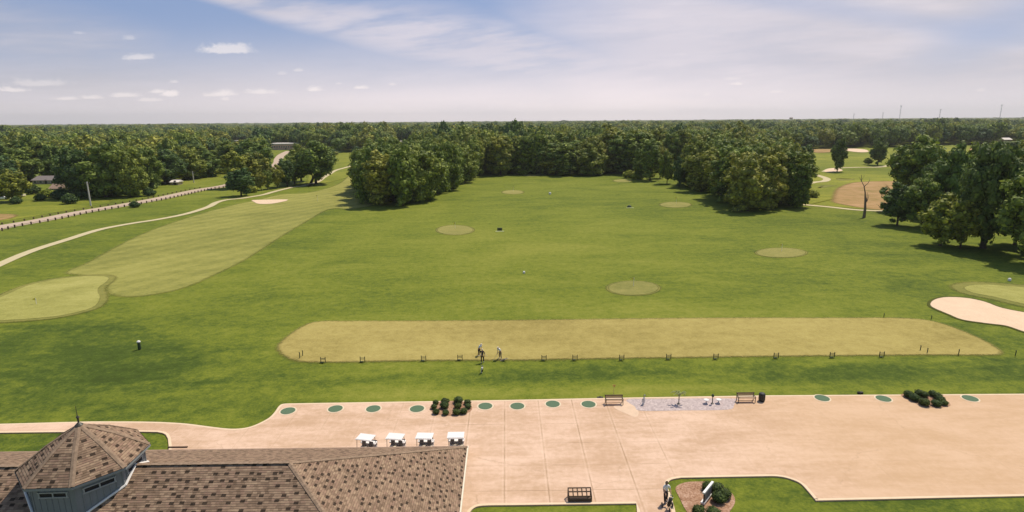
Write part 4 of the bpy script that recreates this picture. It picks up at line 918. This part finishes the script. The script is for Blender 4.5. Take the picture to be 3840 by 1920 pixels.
# horizon masts and water tower
def mast(x,ytop,dist,label):
    d=ray(x,460); d=Vector((d.x,d.y,0)).normalized(); p=d*dist; hgt=height(p,ytop); e=empty('radio_mast',p,label,'radio mast','radio masts on the horizon'); w_=dist*.00042
    mb=MB(); nseg=max(6,int(hgt/14)); q=[(w_*math.cos(k*2.094),w_*math.sin(k*2.094)) for k in range(3)]
    for a in q: mb.tube([(a[0],a[1],0),(a[0],a[1],hgt)],dist*.00009,4)
    for s in range(nseg):
        for k in range(3): a=q[k];b=q[(k+1)%3]; mb.tube([(a[0],a[1],hgt*s/nseg),(b[0],b[1],hgt*(s+1)/nseg)],dist*.00006,4)
    mb.build('lattice',STEEL,e); MB().box((0,0,hgt*.985),(w_*4,w_*4,hgt*.03)).build('antenna_head',STEEL,e)
mast(3371,396,4000,'tall radio mast on the horizon, second from the right'); mast(3520,410,4600,'slim radio mast between the two tall ones'); mast(3746,393,4000,'tall radio mast on the horizon nearest the right edge'); mast(3307,422,5200,'faint short mast just left of the tall masts'); mast(3199,427,5600,'faint short mast leftmost on the horizon')
d=ray(2966,450); d=Vector((d.x,d.y,0)).normalized()*4500; hg=height(d,440); e=empty('water_tower',d,'small dark water tower on the horizon above the right grove','water tower')
MB().lathe([(2,hg-14),(11,hg-9),(12,hg-4),(8,hg-.5),(1,hg)],n=16).build('tank',BROWNR,e)
for k in range(4): a=k*1.571+.8; MB().tube([(9*math.cos(a),9*math.sin(a),0),(7*math.cos(a),7*math.sin(a),hg-9)],.9,6).build('leg',STEEL,e)

# ---------------------------------------------------------------- people
def skin(name,islands,mat,parent,sub=1):
    """islands: list of (points, edges, radii); the first vertex of each is its root"""
    V=[];E_=[];Rr=[];roots=[]
    for pts,ed,rad in islands:
        k=len(V); roots.append(k); V+=[tuple(p) for p in pts]; E_+=[(a+k,b+k) for a,b in ed]; Rr+=rad
    m=D.meshes.new(name); m.from_pydata(V,E_,[]); o=D.objects.new(name,m); COL.objects.link(o)
    sm=o.modifiers.new('s','SKIN'); sm.use_smooth_shade=True; 
    if not m.skin_vertices: 
        with bpy.context.temp_override(object=o): pass
    sv=m.skin_vertices[0].data if m.skin_vertices else None
    if sv:
        for i,q in enumerate(Rr): sv[i].radius=(q,q) if not isinstance(q,tuple) else q; sv[i].use_root=(i in roots)
    o.modifiers.new('u','SUBSURF').levels=sub; o.modifiers['u'].render_levels=sub
    dg=bpy.context.evaluated_depsgraph_get(); me=D.meshes.new_from_object(o.evaluated_get(dg)); D.objects.remove(o); D.meshes.remove(m)
    me.name=name; me.materials.clear(); me.materials.append(mat); q=link(D.objects.new(name,me),parent); return q
def chain(n): return [(i,i+1) for i in range(n-1)]
def person(loc,rz,label,shirt,trouser,hair,lean=0.,hands=None,feet=(.12,.12),knee=.05,hip=.95,stride=0.,cap=None,short=False,headdn=0.):
    e=empty('person',loc,label,'person','people on the course',rz); h=hip
    V3=Vector; pel=V3((0,0,h)); sp=lambda t,f=0.: pel+V3((0,-math.sin(lean)*t-f,math.cos(lean)*t))
    belly=sp(.17);chest=sp(.36);neck=sp(.54);hd=sp(.66)+V3((0,-headdn*.08,-headdn*.03)); ht=hd+V3((0,-.02,.11))
    legs=[];arms=[];fing=[]
    for s in(-1,1):
        hp=pel+V3((s*.10,0,-.05)); st_=stride*s; ft=V3((s*feet[0],st_,.07)); kn=(hp+ft)/2+V3((s*.01,-knee,.0)); toe=ft+V3((0,-.17,-.035)); legs.append([hp,kn,ft,toe])
        sh=neck+V3((s*.185,0,-.05)); hn=V3(hands[0 if s<0 else 1]) if hands else sh+V3((s*.09,-.05,-.60)); md_=(sh+hn)/2; el=md_+V3((s*.07,.08,-.05)); hn2=hn+(hn-el).normalized()*.07; arms.append([sh,el,hn,hn2])
        d_=(hn-el).normalized(); sd=d_.cross(V3((0,0,1))); sd=sd.normalized() if sd.length>.1 else V3((1,0,0)); nn=d_.cross(sd)
        for q,(o_,l_) in enumerate(((-.03,.075),(-.01,.085),(.01,.08),(.03,.062))):
            b_=hn2+sd*o_; c_=b_+d_*l_*.55+nn*.012; fing.append(([b_-d_*.02,c_,c_+d_*l_*.4+nn*.03],[(0,1),(1,2)],[.0095,.009,.007]))
        b_=hn+d_*.02+sd*.03*s; fing.append(([b_,b_+sd*.035*s+d_*.03,b_+sd*.03*s+d_*.065],[(0,1),(1,2)],[.011,.010,.008]))
    P=[pel,belly,chest,neck-V3((0,0,.03)),neck,hd,ht]; Rd=[.13,.12,.135,.09,.055,(.075,.09),.06]; Ed=chain(7)
    for l in legs: k=len(P); P+=l; Ed+=[(0,k)]+[(k+i,k+i+1) for i in range(3)]; Rd+=[.09,.06,.042,.035]
    for a in arms: k=len(P); P+=a; Ed+=[(3,k)]+[(k+i,k+i+1) for i in range(3)]; Rd+=[.055,.042,.03,(.04,.018)]
    # nose and ears
    fing.append(([hd+V3((0,-.07,.0)),hd+V3((0,-.105,-.01))],[(0,1)],[.014,.010]))
    for s in(-1,1): fing.append(([hd+V3((s*.07,.005,.0)),hd+V3((s*.088,.01,.01))],[(0,1)],[.014,.012]))
    skin('body',[(P,Ed,Rd)]+fing,SKIN,e)
    Ps=[pel+V3((0,0,.02)),belly,chest,neck-V3((0,0,.04))]; Rs=[.15,.14,.155,.10]; Es=chain(4)
    for a in arms: k=len(Ps); Ps+=[a[0],a[0].lerp(a[1],.85)]; Es+=[(3,k),(k,k+1)]; Rs+=[.075,.06]
    skin('shirt',[(Ps,Es,Rs)],shirt,e)
    Pt=[pel+V3((0,0,.05)),pel]; Rt=[.14,.15]; Et=[(0,1)]
    for l in legs:
        k=len(Pt); end=l[2] if not short else l[1]; Pt+=[l[0],l[1],l[1].lerp(end,.95)] if not short else [l[0],l[0].lerp(l[1],.6),l[1]]; Et+=[(1,k),(k,k+1),(k+1,k+2)]; Rt+=[.11,.08,.062] if not short else [.11,.1,.085]
    skin('trousers',[(Pt,Et,Rt)],trouser,e)
    for l in legs: skin('shoe',[([l[2]+V3((0,.05,-.03)),l[2]+V3((0,-.06,-.03)),l[3]+V3((0,-.03,0))],[(0,1),(1,2)],[.045,.05,.04])],hair if cap is None else WHITE,e)
    if cap is None: skin('hair',[([hd+V3((0,.03,.06)),hd+V3((0,.0,.11)),hd+V3((0,.055,.0))],[(0,1),(0,2)],[.088,.06,.06])],hair,e)
    else:
        skin('cap',[([hd+V3((0,.01,.075)),hd+V3((0,0,.115))],[(0,1)],[.092,.07]),([hd+V3((0,-.06,.075)),hd+V3((0,-.16,.065))],[(0,1)],[(.07,.015),(.06,.01)])],cap,e)
    for s in(-1,1): MB().lathe([(.002,-.012),(.011,0),(.002,.012)],hd+V3((s*.03,-.082,.02)),6).build('eye',BLACK,e)
    MB().box(hd+V3((0,-.083,-.045)),(.04,.01,.01)).build('mouth',plain('lips',(.35,.12,.1)),e)
    return e
NAVY=plain('navy_cloth',(.05,.06,.13),.8); LBLUE=plain('pale_blue_cloth',(.62,.68,.80),.8); BRN=plain('brown_cloth',(.07,.05,.05),.8); BLK=plain('black_cloth',(.015,.015,.018),.8); WCL=plain('white_cloth',(.82,.80,.78),.8); KHK=plain('khaki_cloth',(.25,.19,.12),.8)
def club(p,q,label):
    p=Vector(p);q=Vector(q); e=empty('golf_club',q,label,'golf club','clubs held by the golfers'); MB().tube([p-q,Vector((0,0,.04))],.012,6).build('shaft',STEEL,e); MB().box((.03,0,.03),(.1,.05,.05)).build('club_head',STEEL,e); MB().tube([p-q,(p-q)*.8],.018,6).build('grip',BLACK,e)
p=G(1796,1332,.07); person(p,R(60),'person in pale blue and navy top with dark trousers, swinging on the tee',LBLUE,BLK,HAIR,.5,[(-.05,-.42,.80),(.05,-.44,.86)],(.2,.2),.08,.88,0,WCL,headdn=.5)
ro=Matrix.Rotation(R(60),3,'Z'); club(p+ro@Vector((0,-.45,.84)),p+ro@Vector((.2,-1.0,0)),'golf club held by the golfer in pale blue')
person(G(1809,1360,.02),R(170),'person in brown top and black trousers walking below the pale blue golfer',BRN,BLK,HAIR,.08,None,(.11,.11),.04,.93,.14,WCL)
p=G(1877,1344,.07); person(p,R(-50),'person in white shirt and khaki trousers bending over a ball on the tee',WCL,KHK,HAIR,.55,[(-.04,-.45,.78),(.05,-.46,.84)],(.17,.17),.06,.92,0,WCL,headdn=.5)
ro=Matrix.Rotation(R(-50),3,'Z'); club(p+ro@Vector((0,-.47,.82)),p+ro@Vector((-.1,-1.,0)),'golf club held by the golfer in the white shirt')
p5=G(2495,1882,ZP); person(p5,R(5),'person with dark hair and white shirt pushing a golf trolley on the patio',WCL,BLK,HAIR,.12,[(-.22,-.42,1.0),(.22,-.42,1.0)],(.11,.11),.05,.93,.15)
t5=p5+Vector((.0,-.62,0)); e=empty('golf_trolley',t5,'black three wheeled golf trolley in front of the walking person','golf trolley')
for (a,b,r_) in((-.40,.05,.17),(.36,.05,.17),(0,-.55,.14)):
    w_=MB().lathe([(r_*.6,-.035),(r_,-.035),(r_*1.03,0),(r_,.035),(r_*.6,.035)],n=18).build('wheel',BLACK,e,(a,b,r_)); w_.rotation_euler=(0,R(90),0); MB().lathe([(r_*.55,-.02),(r_*.55,.02)],n=12).build('rim',STEEL,w_)
MB().tube([(-.4,.05,.17),(0,0,.35),(.36,.05,.17)],.022,6).tube([(0,-.55,.14),(0,0,.35),(0,.42,.98)],.024,6).build('frame',BLACK,e); MB().tube([(-.25,.46,1.0),(.25,.46,1.0)],.022,6).build('handlebar',BLACK,e)
golf_bag(t5+Vector((0,-.22,.30)),'dark golf bag with white pocket riding on the trolley',BLK,WCL,-.45,math.pi,1.05)

# ---------------------------------------------------------------- the air
def hazebox(z0,z1,dens):
    o=MB().box((0,5900,(z0+z1)/2),(25000,13000,z1-z0)).build('haze',WHITE); m=D.materials.new('haze_air'); m.use_nodes=True; t=m.node_tree; t.nodes.clear()
    v=t.nodes.new('ShaderNodeVolumePrincipled'); ou=t.nodes.new('ShaderNodeOutputMaterial'); t.links.new(v.outputs[0],ou.inputs['Volume']); v.inputs['Density'].default_value=dens; v.inputs['Color'].default_value=(.97,.97,.97,1); v.inputs['Anisotropy'].default_value=.2
    o.data.materials[0]=m; tag(o,'thin pale haze over the far woods','haze',None,'stuff')
hazebox(-1.,190.,7.5e-5)
